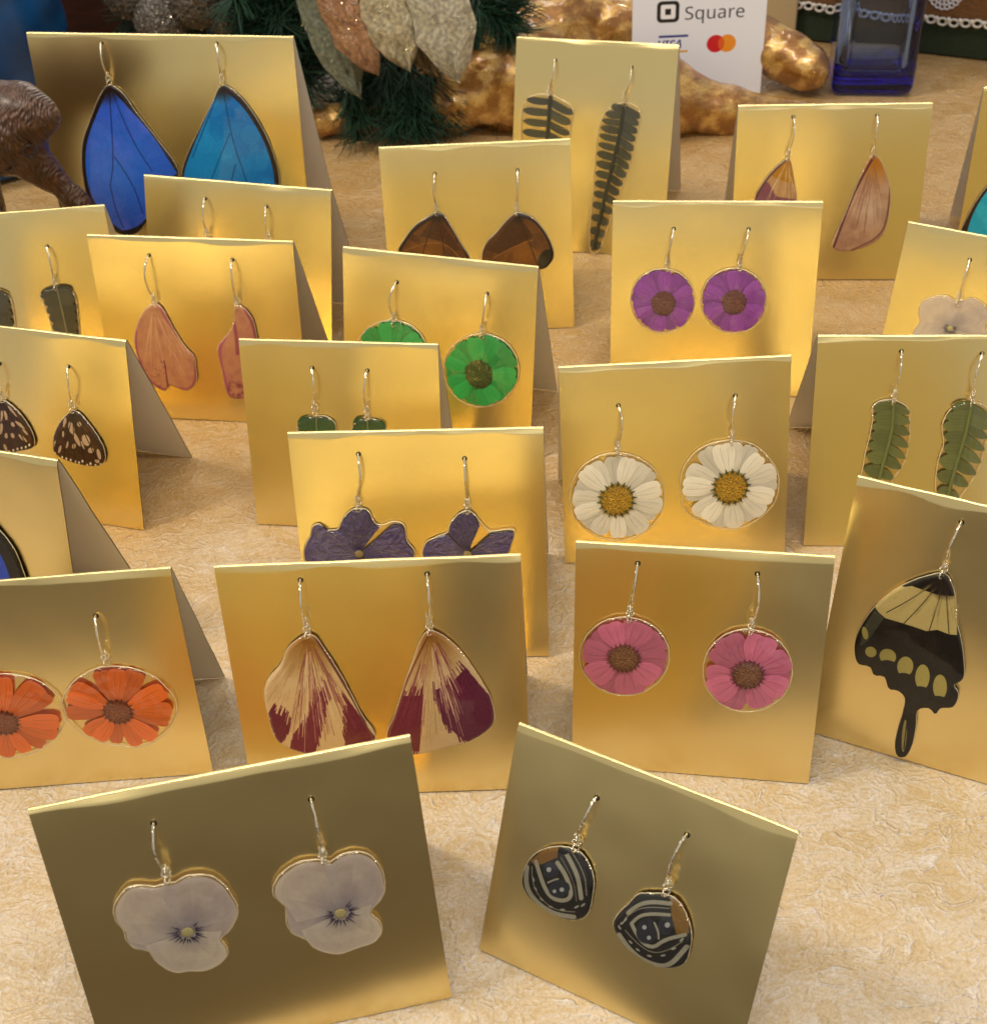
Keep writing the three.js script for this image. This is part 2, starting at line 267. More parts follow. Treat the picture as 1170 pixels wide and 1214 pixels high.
// ------------------------------------------------------------------ earrings
const EARRINGS = [
  { on: "pansy_front", hole: [-21.6, 87.7], loop: [-21.4, 71.1], mid: [-19.8, 48.7], print: [0.040103, -0.010906, -0.010658, -0.052844, -39.262, 100.91],
    edge: [-22.2,67.2,-25.8,66.8,-28.8,68.1,-32.9,68.4,-36.9,64.6,-38.6,61.2,-38.6,56.8,-37.3,53.2,-37.4,49.8,-35.6,46.3,-32.2,44.2,-31.3,40.8,-29.1,36.8,-26.2,34.2,-22.4,33.7,-17.9,32.6,-13.2,34.0,-10.2,37.2,-10.5,41.3,-11.3,43.0,-8.0,45.7,-4.9,50.5,-4.4,54.8,-5.2,58.4,-6.5,62.5,-9.2,66.2,-12.6,67.9,-16.8,68.2,-20.0,66.9] },
  { on: "pansy_front", hole: [22.7, 85.3], loop: [23.0, 66.7], mid: [24.7, 44.0], print: [0.043925, -0.011714, -0.0087478, -0.05656, 6.8988, 98.528],
    edge: [24.9,63.0,21.8,64.5,15.6,65.1,10.7,62.7,7.7,59.5,6.6,55.7,8.0,52.2,9.2,50.1,8.6,43.5,9.5,39.6,12.7,36.7,14.8,32.7,17.7,30.1,22.0,28.2,27.3,29.0,33.1,30.1,35.7,33.1,35.6,37.4,33.4,41.6,36.6,44.9,38.7,48.4,39.2,53.6,38.5,58.4,36.0,62.8,33.1,64.6,29.0,64.9,26.2,63.8] },
  { on: "eightyeight", hole: [-15.1, 70.8], loop: [-17.8, 54.5], mid: [-21.1, 38.0], print: [0.054782, 0.026002, 0.010744, -0.059406, -43.823, 64.321],
    edge: [-18.3,51.5,-23.3,50.2,-28.1,47.0,-31.5,42.5,-33.2,36.6,-32.9,32.1,-30.3,28.7,-25.1,26.7,-20.2,26.1,-16.1,26.5,-11.8,28.9,-10.1,32.4,-10.0,38.5,-10.6,44.0,-13.1,48.6,-15.9,51.0] },
  { on: "eightyeight", hole: [13.8, 70.6], loop: [12.2, 52.6], mid: [11.1, 35.8], print: [0.051052, 0.025399, 0.011676, -0.057879, -42.393, 63.585],
    edge: [12.7,49.5,8.6,48.1,4.0,45.6,1.6,41.0,-0.9,35.9,-1.7,31.7,0.6,28.3,4.5,25.7,9.4,24.3,14.0,24.0,18.7,25.8,21.9,29.1,22.6,34.9,22.0,39.7,19.7,44.8,16.2,48.7] },
  { on: "orange", hole: [-22.9, 74.2], loop: [-21.8, 57.1], mid: [-22.5, 31.6], print: [0.29201, -0.027939, -0.08914, -0.37145, 52.532, 350.23],
    edge: [-18.1,52.4,-10.2,50.3,-4.2,45.8,-0.9,39.4,-0.8,32.2,-4.0,25.1,-10.1,19.4,-18.2,15.9,-27.0,15.3,-35.0,17.6,-41.1,22.4,-44.2,29.0,-44.0,36.3,-40.5,43.2,-34.4,48.6,-26.5,51.8] },
  { on: "orange", hole: [18.3, 72.8], loop: [18.9, 56.7], mid: [18.2, 32.6], print: [0.07035, -0.0067361, -0.017516, -0.088993, -10.865, 97.743],
    edge: [17.9,52.2,11.6,50.6,4.1,45.6,-0.9,37.1,0.0,29.8,3.1,23.9,9.4,19.1,16.1,16.6,21.8,15.6,27.9,17.3,33.9,21.9,37.8,27.9,39.1,35.1,36.7,41.6,32.1,47.4,25.0,51.1] },
  { on: "petal", hole: [-22.4, 91.3], loop: [-22.1, 73.0], mid: [-25.4, 40.2], print: [0.10481, -0.0053565, -0.014482, -0.12779, -53.998, 113.37],
    edge: [-22.0,70.6,-24.1,69.8,-29.2,65.7,-32.6,59.1,-38.1,52.4,-39.8,47.3,-39.8,39.6,-37.7,26.3,-28.3,20.2,-17.3,17.3,-3.7,25.4,-7.8,37.5,-13.0,53.8,-17.5,64.6,-20.0,69.6] },
  { on: "petal", hole: [19.4, 91.8], loop: [18.9, 72.4], mid: [20.7, 39.5], print: [0.1052, -0.003883, -0.0089183, -0.12782, -57.565, 112.49],
    edge: [19.2,70.3,17.1,69.2,11.5,56.5,4.8,37.6,0.6,25.9,3.3,19.7,10.2,18.5,19.4,20.4,29.2,23.3,36.4,28.3,38.3,31.5,38.0,40.6,33.0,53.0,27.4,63.2,22.6,68.3] },
  { on: "larkspur", hole: [-21.4, 87.9], loop: [-22.8, 68.5], mid: [-24.2, 47.4], print: [0.082702, -0.0015175, -0.007598, -0.091967, -47.831, 97.078],
    edge: [-23.0,66.3,-25.5,65.7,-29.6,61.7,-31.6,57.7,-34.1,57.4,-36.1,57.3,-38.4,60.1,-41.4,58.8,-42.6,54.7,-45.0,51.0,-45.7,44.6,-43.6,39.8,-36.3,36.9,-25.4,37.7,-15.3,37.5,-6.0,40.1,-2.9,47.5,-5.6,52.2,-6.4,59.0,-10.4,60.5,-14.6,59.2,-17.0,59.7,-19.8,65.6] },
  { on: "larkspur", hole: [17.8, 85.3], loop: [18.1, 66.8], mid: [17.1, 46.3], print: [0.081971, -0.0013334, -0.0044122, -0.091572, -48.974, 96.763],
    edge: [18.0,64.6,15.1,63.6,11.2,59.2,9.8,55.5,5.6,53.8,1.3,51.1,-0.2,45.6,1.5,40.0,8.8,37.1,17.1,37.0,25.5,38.7,32.3,45.5,34.1,50.6,35.5,55.5,34.3,56.5,29.8,56.1,25.8,56.0,23.0,58.9,20.4,63.0] },
  { on: "smallfern", hole: [-11.4, 74.2], loop: [-11.0, 56.7], mid: [-12.4, 37.0], print: [0.088346, 0.0030838, -0.0070959, -0.095104, -42.449, 97.42],
    edge: [-11.4,52.8,-15.8,51.8,-19.2,48.9,-19.9,45.2,-20.5,32.0,-18.5,17.6,-14.8,8.0,-9.5,18.0,-4.9,32.6,-3.2,45.7,-3.3,50.4,-7.0,53.0] },
  { on: "smallfern", hole: [12.0, 73.7], loop: [11.3, 55.6], mid: [10.5, 36.9], print: [0.0877, 0.0033671, -0.0054164, -0.094366, -43.144, 96.851],
    edge: [11.0,52.5,6.8,51.6,4.7,48.8,4.1,42.3,4.2,31.0,6.1,18.7,8.9,12.0,12.8,19.0,16.6,31.5,18.1,42.8,18.2,49.3,15.5,51.9] },
  { on: "green", hole: [-19.4, 78.2], loop: [-20.0, 61.1], mid: [-21.8, 43.1], print: [0.13939, 0.01681, -0.00072179, -0.13887, -55.318, 121.76],
    edge: [-21.7,60.6,-15.0,60.1,-9.3,57.0,-5.5,51.9,-4.1,45.5,-5.4,38.6,-9.2,32.5,-15.0,27.9,-21.9,25.6,-28.8,26.1,-34.7,29.2,-38.5,34.5,-39.8,41.2,-38.3,48.1,-34.3,54.2,-28.5,58.5] },
  { on: "green", hole: [22.5, 77.4], loop: [21.3, 60.1], mid: [20.1, 40.2], print: [0.13465, 0.016671, 0.0035092, -0.13698, -56.042, 120.66],
    edge: [20.6,59.1,27.2,58.6,32.9,55.6,36.8,50.5,38.4,44.1,37.3,37.3,33.7,31.2,28.2,26.6,21.5,24.3,14.6,24.8,8.8,27.9,4.8,33.2,3.4,39.8,4.6,46.6,8.3,52.7,14.0,57.1] },
  { on: "brownpetal", hole: [-20.1, 82.9], loop: [-19.8, 61.3], mid: [-20.6, 35.6], print: [0.094156, 0.0044416, -0.014225, -0.096676, -58.823, 93.157],
    edge: [-20.7,59.4,-23.7,58.2,-28.7,52.4,-31.9,45.6,-33.3,38.9,-32.8,32.1,-31.2,24.4,-27.8,18.7,-21.7,15.2,-18.6,18.2,-14.8,16.9,-10.2,15.8,-5.3,20.8,-4.6,27.7,-4.6,33.5,-8.1,38.1,-12.5,46.5,-15.9,54.8,-18.1,58.9] },
  { on: "brownpetal", hole: [19.6, 82.2], loop: [20.2, 62.5], mid: [19.4, 37.5], print: [0.092364, 0.004541, -0.011082, -0.095908, -59.629, 92.549],
    edge: [19.8,60.5,18.5,58.1,17.5,52.5,14.1,46.7,7.7,38.9,8.3,29.3,10.6,13.8,16.6,12.9,23.3,14.5,28.2,25.5,28.4,36.1,27.5,44.5,26.3,53.8,23.2,58.8] },
  { on: "hooksonly", hole: [-16.7, 79.4], loop: [-15.4, 62.1], mid: [-16.2, 48.7], print: [0.15751, 0.014372, -0.0060573, -0.14629, -127.67, 76.645],
    edge: [-15.7,60.3,-20.2,57.3,-24.5,48.2,-21.0,38.3,-16.7,35.7,-12.3,39.1,-8.0,49.7,-11.5,58.1] },
  { on: "hooksonly", hole: [15.9, 78.2], loop: [17.4, 62.8], mid: [16.9, 49.5], print: [0.15405, 0.014372, -0.0035197, -0.14491, -125.44, 76.208],
    edge: [17.1,61.0,12.8,58.0,8.7,49.0,12.3,39.2,16.5,36.6,20.8,40.0,24.9,50.5,21.2,58.8] },
  { on: "morpho", hole: [-31.1, 123.5], loop: [-29.6, 105.4], mid: [-29.8, 55.2], print: [0.16699, 0.0052889, -0.027266, -0.15939, -85.332, 147.97],
    edge: [-30.4,102.3,-35.5,97.7,-44.7,83.0,-51.2,70.4,-54.2,54.4,-53.5,39.8,-46.5,26.9,-37.5,19.7,-28.8,20.5,-20.9,27.8,-10.6,39.7,1.4,56.1,-8.5,74.7,-17.7,88.3,-24.1,98.7] },
  { on: "morpho", hole: [31.4, 124.2], loop: [32.8, 106.6], mid: [31.4, 58.6], print: [0.16284, 0.0048042, -0.019532, -0.1568, -87.42, 146.79],
    edge: [32.3,103.3,25.5,93.8,16.5,79.9,6.0,62.6,2.9,53.0,6.1,40.2,17.4,25.9,33.7,23.2,49.1,28.8,56.2,42.0,57.8,56.3,54.1,74.8,47.8,88.3,39.6,99.3] },
  { on: "brownwing", hole: [-20.1, 82.3], loop: [-20.4, 65.1], mid: [-22.9, 44.4], print: [0.091261, -0.0038797, -0.0061034, -0.092514, -50.96, 104.9],
    edge: [-20.6,63.2,-24.5,61.5,-32.1,56.8,-38.1,49.7,-41.1,45.2,-40.8,37.7,-35.8,30.9,-24.1,26.6,-12.0,29.0,-5.7,34.4,-5.1,39.0,-9.1,46.6,-14.8,57.9,-17.2,62.1] },
  { on: "brownwing", hole: [20.7, 82.3], loop: [19.6, 63.3], mid: [19.9, 42.6], print: [0.091005, -0.0039748, -0.0036311, -0.092516, -52.452, 104.97],
    edge: [19.9,61.4,16.0,59.3,8.4,51.4,3.7,47.0,1.0,39.7,2.1,33.1,10.1,28.0,20.1,25.7,29.5,31.4,33.7,33.1,37.2,38.1,36.3,44.7,32.0,53.1,26.8,58.8] },
  { on: "tallfern", hole: [-21.7, 101.4], loop: [-23.5, 84.6], mid: [-24.0, 52.1], print: [0.096147, 0.0057085, 0.004323, -0.092657, -48.756, 106.05],
    edge: [-23.6,83.7,-31.7,83.0,-35.9,80.7,-38.4,75.2,-38.4,58.6,-36.7,41.9,-30.6,23.3,-23.4,18.1,-17.8,24.2,-13.9,43.4,-12.0,62.1,-10.9,77.6,-12.9,79.3,-19.7,82.5] },
  { on: "tallfern", hole: [19.4, 99.9], loop: [17.1, 83.2], mid: [11.3, 41.4], print: [0.094425, 0.005664, 0.0058477, -0.092815, -48.821, 106.2],
    edge: [16.9,81.8,9.8,78.8,5.5,73.1,3.7,63.9,3.1,50.1,3.0,35.2,2.5,7.5,4.2,-0.1,7.5,1.1,11.3,12.0,15.1,26.6,20.7,43.9,24.2,61.5,25.9,77.0,24.8,79.2,19.9,81.6] },
  { on: "tanwing", hole: [-20.3, 85.6], loop: [-21.7, 66.6], mid: [-24.6, 44.2], print: [0.1484, -0.001492, 0.010291, -0.15098, -98.437, 148.88],
    edge: [-21.8,64.7,-28.5,59.2,-33.9,51.8,-37.2,44.2,-34.3,33.5,-23.4,27.3,-15.5,31.9,-15.7,44.1,-17.9,54.6,-20.3,63.5] },
  { on: "tanwing", hole: [21.3, 85.8], loop: [21.0, 67.6], mid: [20.9, 39.3], print: [0.14762, 9.2808e-05, 0.01446, -0.15107, -101.04, 147.77],
    edge: [21.2,66.1,18.0,61.7,14.6,51.4,10.1,36.3,5.0,17.8,14.9,15.9,29.1,23.2,32.2,36.2,31.1,49.7,27.7,58.7,24.2,64.6] },
  { on: "purple", hole: [-19.1, 80.7], loop: [-21.4, 64.5], mid: [-22.7, 45.8], print: [0.13433, 0.0014762, 0.0047123, -0.13937, -30.989, 102.74],
    edge: [-23.6,62.3,-17.8,61.2,-12.9,57.9,-9.4,53.0,-8.0,47.0,-8.9,41.0,-12.0,35.9,-16.7,32.4,-22.5,31.1,-28.4,32.2,-33.4,35.6,-36.8,40.7,-38.1,46.7,-37.1,52.7,-34.0,57.7,-29.2,61.1] },
  { on: "purple", hole: [14.8, 80.7], loop: [11.6, 64.8], mid: [10.0, 46.8], print: [0.13311, 0.001615, 0.0078097, -0.13884, -32.04, 102.5],
    edge: [9.1,62.8,15.0,61.6,20.1,58.4,23.7,53.4,25.2,47.4,24.5,41.4,21.5,36.2,16.7,32.7,10.9,31.4,4.9,32.5,-0.3,35.9,-3.9,41.0,-5.4,47.1,-4.5,53.1,-1.4,58.1,3.4,61.5] },
  { on: "whitedaisy", hole: [-22.7, 69.2], loop: [-23.4, 50.9], mid: [-24.1, 28.6], print: [0.10702, -0.0056997, -0.00191, -0.11662, -54.798, 95.796],
    edge: [-23.6,49.2,-16.3,47.3,-10.0,42.8,-5.8,36.3,-4.4,28.7,-5.9,21.2,-10.2,14.9,-16.7,10.9,-24.3,9.8,-31.8,11.7,-38.2,16.4,-42.3,23.1,-43.5,30.8,-41.8,38.2,-37.5,44.3,-31.1,48.1] },
  { on: "whitedaisy", hole: [24.2, 70.8], loop: [22.8, 53.5], mid: [22.8, 31.7], print: [0.10664, -0.0055645, 0.0019178, -0.11572, -56.604, 95.231],
    edge: [22.2,52.2,14.0,51.0,7.2,46.8,2.8,39.1,2.5,29.3,4.7,21.5,11.2,16.5,20.4,12.7,27.9,13.0,35.4,17.0,41.1,23.7,42.7,31.2,41.8,37.6,37.9,44.1,31.4,50.1] },
  { on: "pink", hole: [-21.4, 85.8], loop: [-23.3, 67.1], mid: [-24.8, 48.8], print: [0.094196, 0.0077095, 0.0033655, -0.11258, -55.259, 102.28],
    edge: [-25.1,65.1,-19.3,64.4,-14.2,61.4,-10.7,56.5,-9.3,50.5,-10.2,44.3,-13.3,38.7,-18.2,34.7,-24.1,32.9,-30.2,33.7,-35.4,36.8,-38.9,41.9,-40.2,48.0,-39.1,54.2,-35.8,59.7,-30.9,63.5] },
  { on: "pink", hole: [18.0, 84.6], loop: [17.4, 65.4], mid: [17.6, 45.6], print: [0.091767, 0.0078819, 0.0079619, -0.11164, -56.345, 101.69],
    edge: [16.3,63.5,22.0,62.7,27.1,59.6,30.7,54.5,32.4,48.2,31.8,41.7,29.0,35.9,24.4,31.7,18.7,29.8,12.8,30.6,7.6,33.9,4.0,39.2,2.5,45.7,3.2,52.2,6.2,57.9,10.7,61.9] },
  { on: "fernright", hole: [-13.7, 85.0], loop: [-15.4, 66.5], mid: [-16.9, 42.3], print: [0.083345, 0.00061151, 0.0075706, -0.09067, -71.833, 99.799],
    edge: [-15.2,65.1,-20.5,64.6,-23.2,62.0,-22.7,56.7,-23.4,49.5,-24.5,42.3,-24.9,36.8,-25.4,31.3,-25.1,18.3,-21.5,15.5,-15.3,23.0,-12.6,30.5,-9.0,36.9,-7.5,46.9,-7.9,54.9,-9.6,62.0] },
  { on: "fernright", hole: [17.7, 84.1], loop: [15.4, 65.8], mid: [13.8, 42.5], print: [0.082411, 0.00060084, 0.0094781, -0.090473, -72.269, 99.639],
    edge: [15.5,64.3,10.0,63.0,7.0,60.3,5.1,54.1,6.4,46.1,5.0,38.9,4.9,29.7,5.8,23.3,7.5,13.9,11.0,13.0,15.1,22.4,18.6,28.9,21.8,37.2,22.9,45.3,24.1,53.3,23.4,59.5,20.5,63.0] },
  { on: "swallow", hole: [-11.8, 100.1], loop: [-13.5, 82.3], mid: [-16.9, 53.2], print: [0.088485, 0.029968, 0.021883, -0.11197, -69.098, 106.71],
    edge: [-12.8,80.6,-17.3,78.6,-22.1,75.0,-26.7,70.2,-31.1,63.6,-34.4,55.6,-36.2,46.7,-35.3,39.8,-33.5,36.8,-29.6,36.9,-27.6,33.9,-24.3,34.5,-21.6,29.9,-18.8,30.3,-16.0,28.3,-15.3,22.3,-15.6,13.3,-15.1,5.8,-13.5,2.3,-11.1,2.8,-9.7,7.9,-9.9,16.7,-10.5,24.7,-7.0,26.6,-4.7,24.7,-3.5,27.9,0.3,29.9,0.8,35.5,-1.4,38.4,1.0,42.2,-0.3,49.4,-3.1,57.8,-5.7,63.8,-8.1,73.2,-10.4,78.0] },
  { on: "spotted", hole: [-14.7, 71.1], loop: [-14.4, 57.1], mid: [-14.6, 40.2], print: [0.070367, 0.0093647, -0.010304, -0.067424, -9.965, 93.631],
    edge: [-15.1,54.6,-20.7,50.0,-26.9,41.3,-28.7,34.4,-26.7,29.9,-21.2,29.0,-15.6,29.4,-10.5,31.1,-2.8,34.2,-1.9,37.3,-2.8,41.8,-6.6,48.5,-10.7,52.5,-13.9,54.4] },
  { on: "spotted", hole: [18.7, 73.7], loop: [19.7, 56.5], mid: [20.0, 39.5], print: [0.068537, 0.009194, -0.0083507, -0.066643, -11.08, 92.957],
    edge: [19.1,54.0,15.4,51.3,11.5,46.9,8.4,41.3,7.3,36.5,7.3,33.2,10.1,30.9,14.7,29.5,19.3,28.8,24.0,28.7,29.6,29.9,31.8,32.6,32.2,36.6,30.9,41.0,28.1,45.8,24.1,51.1,21.4,53.7] },
  { on: "darkblue", hole: [6.3, 82.3], loop: [3.9, 69.9], mid: [3.7, 30.7], print: [0.39775, 0.078237, -0.076806, -0.40317, 67.16, 314.33],
    edge: [3.4,68.5,12.2,66.3,18.3,59.3,22.7,52.7,25.6,41.5,27.0,27.5,21.5,12.5,8.1,1.5,-16.2,-1.5,-28.4,16.5,-20.2,45.6,-7.1,63.0] },
  { on: "fernleft", hole: [-16.6, 75.3], loop: [-16.9, 58.6], mid: [-17.6, 38.1], print: [0.40249, -0.032355, -0.095884, -0.42429, 23.019, 203.1],
    edge: [-17.3,57.2,-10.2,56.2,-6.7,53.8,-6.0,47.8,-6.9,38.1,-12.0,20.2,-22.2,12.1,-30.4,21.7,-28.7,43.3,-24.9,55.7] },
  { on: "fernleft", hole: [16.3, 76.0], loop: [17.0, 58.0], mid: [17.2, 40.0], print: [0.056269, -0.0046294, -0.012091, -0.059342, -2.0604, 97.015],
    edge: [16.7,55.5,11.7,54.8,8.4,52.7,9.4,46.7,10.2,39.4,10.5,33.9,10.4,23.6,13.7,17.1,19.5,22.8,23.0,31.1,24.2,40.6,24.9,48.4,24.3,52.6,21.4,54.9] },
  { on: "whitepansy", hole: [-17.5, 82.1], loop: [-17.9, 64.5], mid: [-18.4, 51.2], print: [0.098106, 0.021888, 0.024253, -0.10443, -68.366, 161.37],
    edge: [-17.7,63.3,-23.6,64.8,-28.9,63.1,-33.3,59.5,-33.1,54.0,-31.9,51.0,-33.7,45.0,-30.6,37.9,-23.1,32.9,-14.4,31.6,-7.0,35.6,-1.5,42.5,-1.0,49.1,-4.0,55.0,-4.5,61.3,-7.9,64.9,-13.2,65.9] },
  { on: "turq", hole: [-26.6, 74.7], loop: [-24.2, 58.2], mid: [-26.7, 24.0], print: [0.42107, 0.027277, 0.081999, -0.45874, -547.51, 112.81],
    edge: [-24.1,55.9,-29.7,52.0,-38.1,40.2,-43.1,27.5,-45.5,15.6,-42.3,1.5,-27.7,-7.1,-10.3,3.9,-6.3,27.6,-16.8,49.6] },
];
const smooth = (pts, n) => {                       // closed spline through flat [x, y, ...], counter-clockwise
  const q = []; for (let i = 0; i < pts.length; i += 2) q.push(V(pts[i], pts[i + 1], 0));
  const c = new THREE.CatmullRomCurve3(q, true, 'centripetal').getSpacedPoints(n).slice(0, n).map((p) => [p.x, p.y]);
  let a = 0; c.forEach((p, i) => { const r = c[(i + 1) % n]; a += p[0] * r[1] - r[0] * p[1]; });
  return a < 0 ? c.reverse() : c;
};
const rayHit = (ol, p, d) => {                     // distance from p along d to the outline
  let best = 0;
  for (let i = 0; i < ol.length; i++) {
    const a = ol[i], b = ol[(i + 1) % ol.length], ex = b[0] - a[0], ey = b[1] - a[1], den = d[0] * ey - d[1] * ex;
    if (Math.abs(den) < 1e-9) continue;
    const t = ((a[0] - p[0]) * ey - (a[1] - p[1]) * ex) / den, s = ((a[0] - p[0]) * d[1] - (a[1] - p[1]) * d[0]) / den;
    if (t > 0 && s >= 0 && s <= 1 && (best === 0 || t < best)) best = t;
  }
  return best || 1;
};
const bounds = (ol) => { const x = ol.map((p) => p[0]), y = ol.map((p) => p[1]); return [Math.min(...x), Math.min(...y), Math.max(...x), Math.max(...y)]; };
function domed(ol, c, z0, edge, dome, { back = true, rings = 7 } = {}) {
  const [bx, by, ex, ey] = bounds(ol), p = [], uv = [], ix = [], m = ol.length;
  const put = (x, y, z) => { p.push(x, y, z); uv.push((x - bx) / (ex - bx), (y - by) / (ey - by)); return p.length / 3 - 1; };
  // a quarter-round shoulder 1.5 mm wide, then a gentle dome to the centre
  const sh = 1.5, hs = edge + dome - 0.5, top = put(c[0], c[1], z0 + hs + 0.6); let prev = null;
  const steps = [...[0.25, 0.5, 0.75].map((q) => ['in', q]), ...[1, 0.8, 0.62, 0.46, 0.32, 0.2, 0.11, 0.04, 0].map((q) => ['sh', q])];
  for (const [kind, q] of steps) {
    const r = [];
    for (const e of ol) {
      const D = Math.hypot(e[0] - c[0], e[1] - c[1]), w = Math.min(sh, D * 0.4), tS = 1 - w / D;
      const t = kind === 'in' ? q * tS : 1 - q * w / D, z = kind === 'in' ? hs + 0.6 * (1 - q * q) : 0.25 + (hs - 0.25) * Math.sqrt(Math.max(0, 1 - (1 - q) ** 2));
      r.push(put(mix(c[0], e[0], t), mix(c[1], e[1], t), z0 + z));
    }
    for (let i = 0; i < m; i++) { const j = (i + 1) % m; if (!prev) ix.push(top, r[i], r[j]); else ix.push(prev[i], r[i], prev[j], prev[j], r[i], r[j]); }
    prev = r;
  }
  const low = ol.map((q) => put(q[0], q[1], z0));
  for (let i = 0; i < m; i++) { const j = (i + 1) % m; ix.push(prev[i], low[i], prev[j], prev[j], low[i], low[j]); }
  if (back) { const b = put(c[0], c[1], z0), lo2 = ol.map((q) => put(q[0], q[1], z0)); for (let i = 0; i < m; i++) ix.push(b, lo2[(i + 1) % m], lo2[i]); }
  const g = new THREE.BufferGeometry();
  g.setAttribute('position', new THREE.Float32BufferAttribute(p, 3)); g.setAttribute('uv', new THREE.Float32BufferAttribute(uv, 2)); g.setIndex(ix); g.computeVertexNormals(); return g;
}
function slab(ol, z0, depth, bevel) {              // for outlines that no centre sees whole
  const s = new THREE.Shape(ol.map((p) => new THREE.Vector2(...p)));
  let g = new THREE.ExtrudeGeometry(s, { depth: depth - bevel, bevelThickness: bevel, bevelSize: bevel * 0.9, bevelOffset: -bevel * 0.9, bevelSegments: 4, curveSegments: 2 });
  g.translate(0, 0, z0 + 0.0); g = toCreasedNormals(g, 0.7);
  const [bx, by, ex, ey] = bounds(ol), P = g.attributes.position, uv = g.attributes.uv;
  for (let i = 0; i < P.count; i++) uv.setXY(i, (P.getX(i) - bx) / (ex - bx), (P.getY(i) - by) / (ey - by));
  return g;
}
const waveTex = dataTex(256, (u, v) => { const h = 0.5 + 0.5 * fbm(u * 3, v * 3, 2); return [h, h, h]; }, 1);
const waveTex2 = dataTex(256, (u, v) => { const h = 0.5 + 0.5 * fbm(u * 9, v * 5, 4); return [h, h, h]; }, 1);
const resin = phy(col().setRGB(0.985, 0.955, 0.88), { transmission: 1, thickness: 0, roughness: 0.05, ior: 1.55, bumpMap: waveTex, bumpScale: 0.0006 });

const rimMat = phy(col().setRGB(0.95, 0.84, 0.60), { metalness: 0.3, transmission: 0.5, thickness: 0, roughness: 0.12, clearcoat: 1, clearcoatRoughness: 0.06 });
function rim(t, ol, z, r) { const o = rnd() * 40; part(t, 'resin_rim', tube(ol.concat([ol[0]]).map((p, i) => [p[0] + 0.1 * n2(p[0] * 0.6 + o, p[1] * 0.6), p[1] + 0.1 * n2(p[1] * 0.6, p[0] * 0.6 + o), z + 0.18 * n2(p[0] * 0.5 + o, p[1] * 0.5)]), r, 130, 7), rimMat);
  const top = Math.max(...ol.map((p) => p[1])), lowest = Math.min(...ol.map((p) => p[1])), hi = ol.filter((p) => p[1] > mix(lowest, top, 0.78)), beads = [];
  for (let k = 0; k < 7; k++) { const p = hi[Math.floor(rnd() * hi.length)], g = new THREE.SphereGeometry(rr(0.24, 0.46), 10, 8); g.scale(1.3, 0.8, 0.8); g.translate(p[0] * 0.995, p[1] - 0.2, z + 0.22); beads.push(g); }
  tag(part(t, 'glint_beads', mergeGeometries(beads), glintMat), null, null, null, 'stuff');  // metal beads added along the top edge to stand in for resin highlights
}
const glintMat = std(col().setRGB(0.95, 0.88, 0.76), { metalness: 1, roughness: 0.12 });

// pigment of the wings and petals, drawn in the flat of the wing itself
function wingTexture(e, ol, draw, S = 320) {
  const [bx, by, ex, ey] = bounds(ol), c = document.createElement('canvas'), H = Math.round(S * Math.min(2.4, (ey - by) / (ex - bx)));
  c.width = S; c.height = H;
  const g = c.getContext('2d'), sx = S / (ex - bx), sy = H / (ey - by), [a, b, cc_, d, tx, ty] = [e.print[0], e.print[1], e.print[2], e.print[3], e.print[4], e.print[5]];
  g.setTransform(a * sx, -b * sy, cc_ * sx, -d * sy, (tx - bx) * sx, (ey - ty) * sy);
  g.lineCap = g.lineJoin = 'round'; draw(g);
  g.setTransform(1, 0, 0, 1, 0, 0); // fine scales and grain of the wing
  for (let i = 0; i < 5200; i++) { const x = rr(0, S), y = rr(0, H), q = Math.atan2(y, x - S / 2) + rr(-0.3, 0.3), l = rr(2, 7); g.globalAlpha = rr(0.03, 0.13); g.strokeStyle = rnd() < 0.5 ? '#000' : '#fff'; g.lineWidth = rr(0.5, 1.2); g.beginPath(); g.moveTo(x, y); g.lineTo(x + Math.cos(q) * l, y + Math.sin(q) * l); g.stroke(); }
  g.globalAlpha = 1; return canvasTex(c);
}
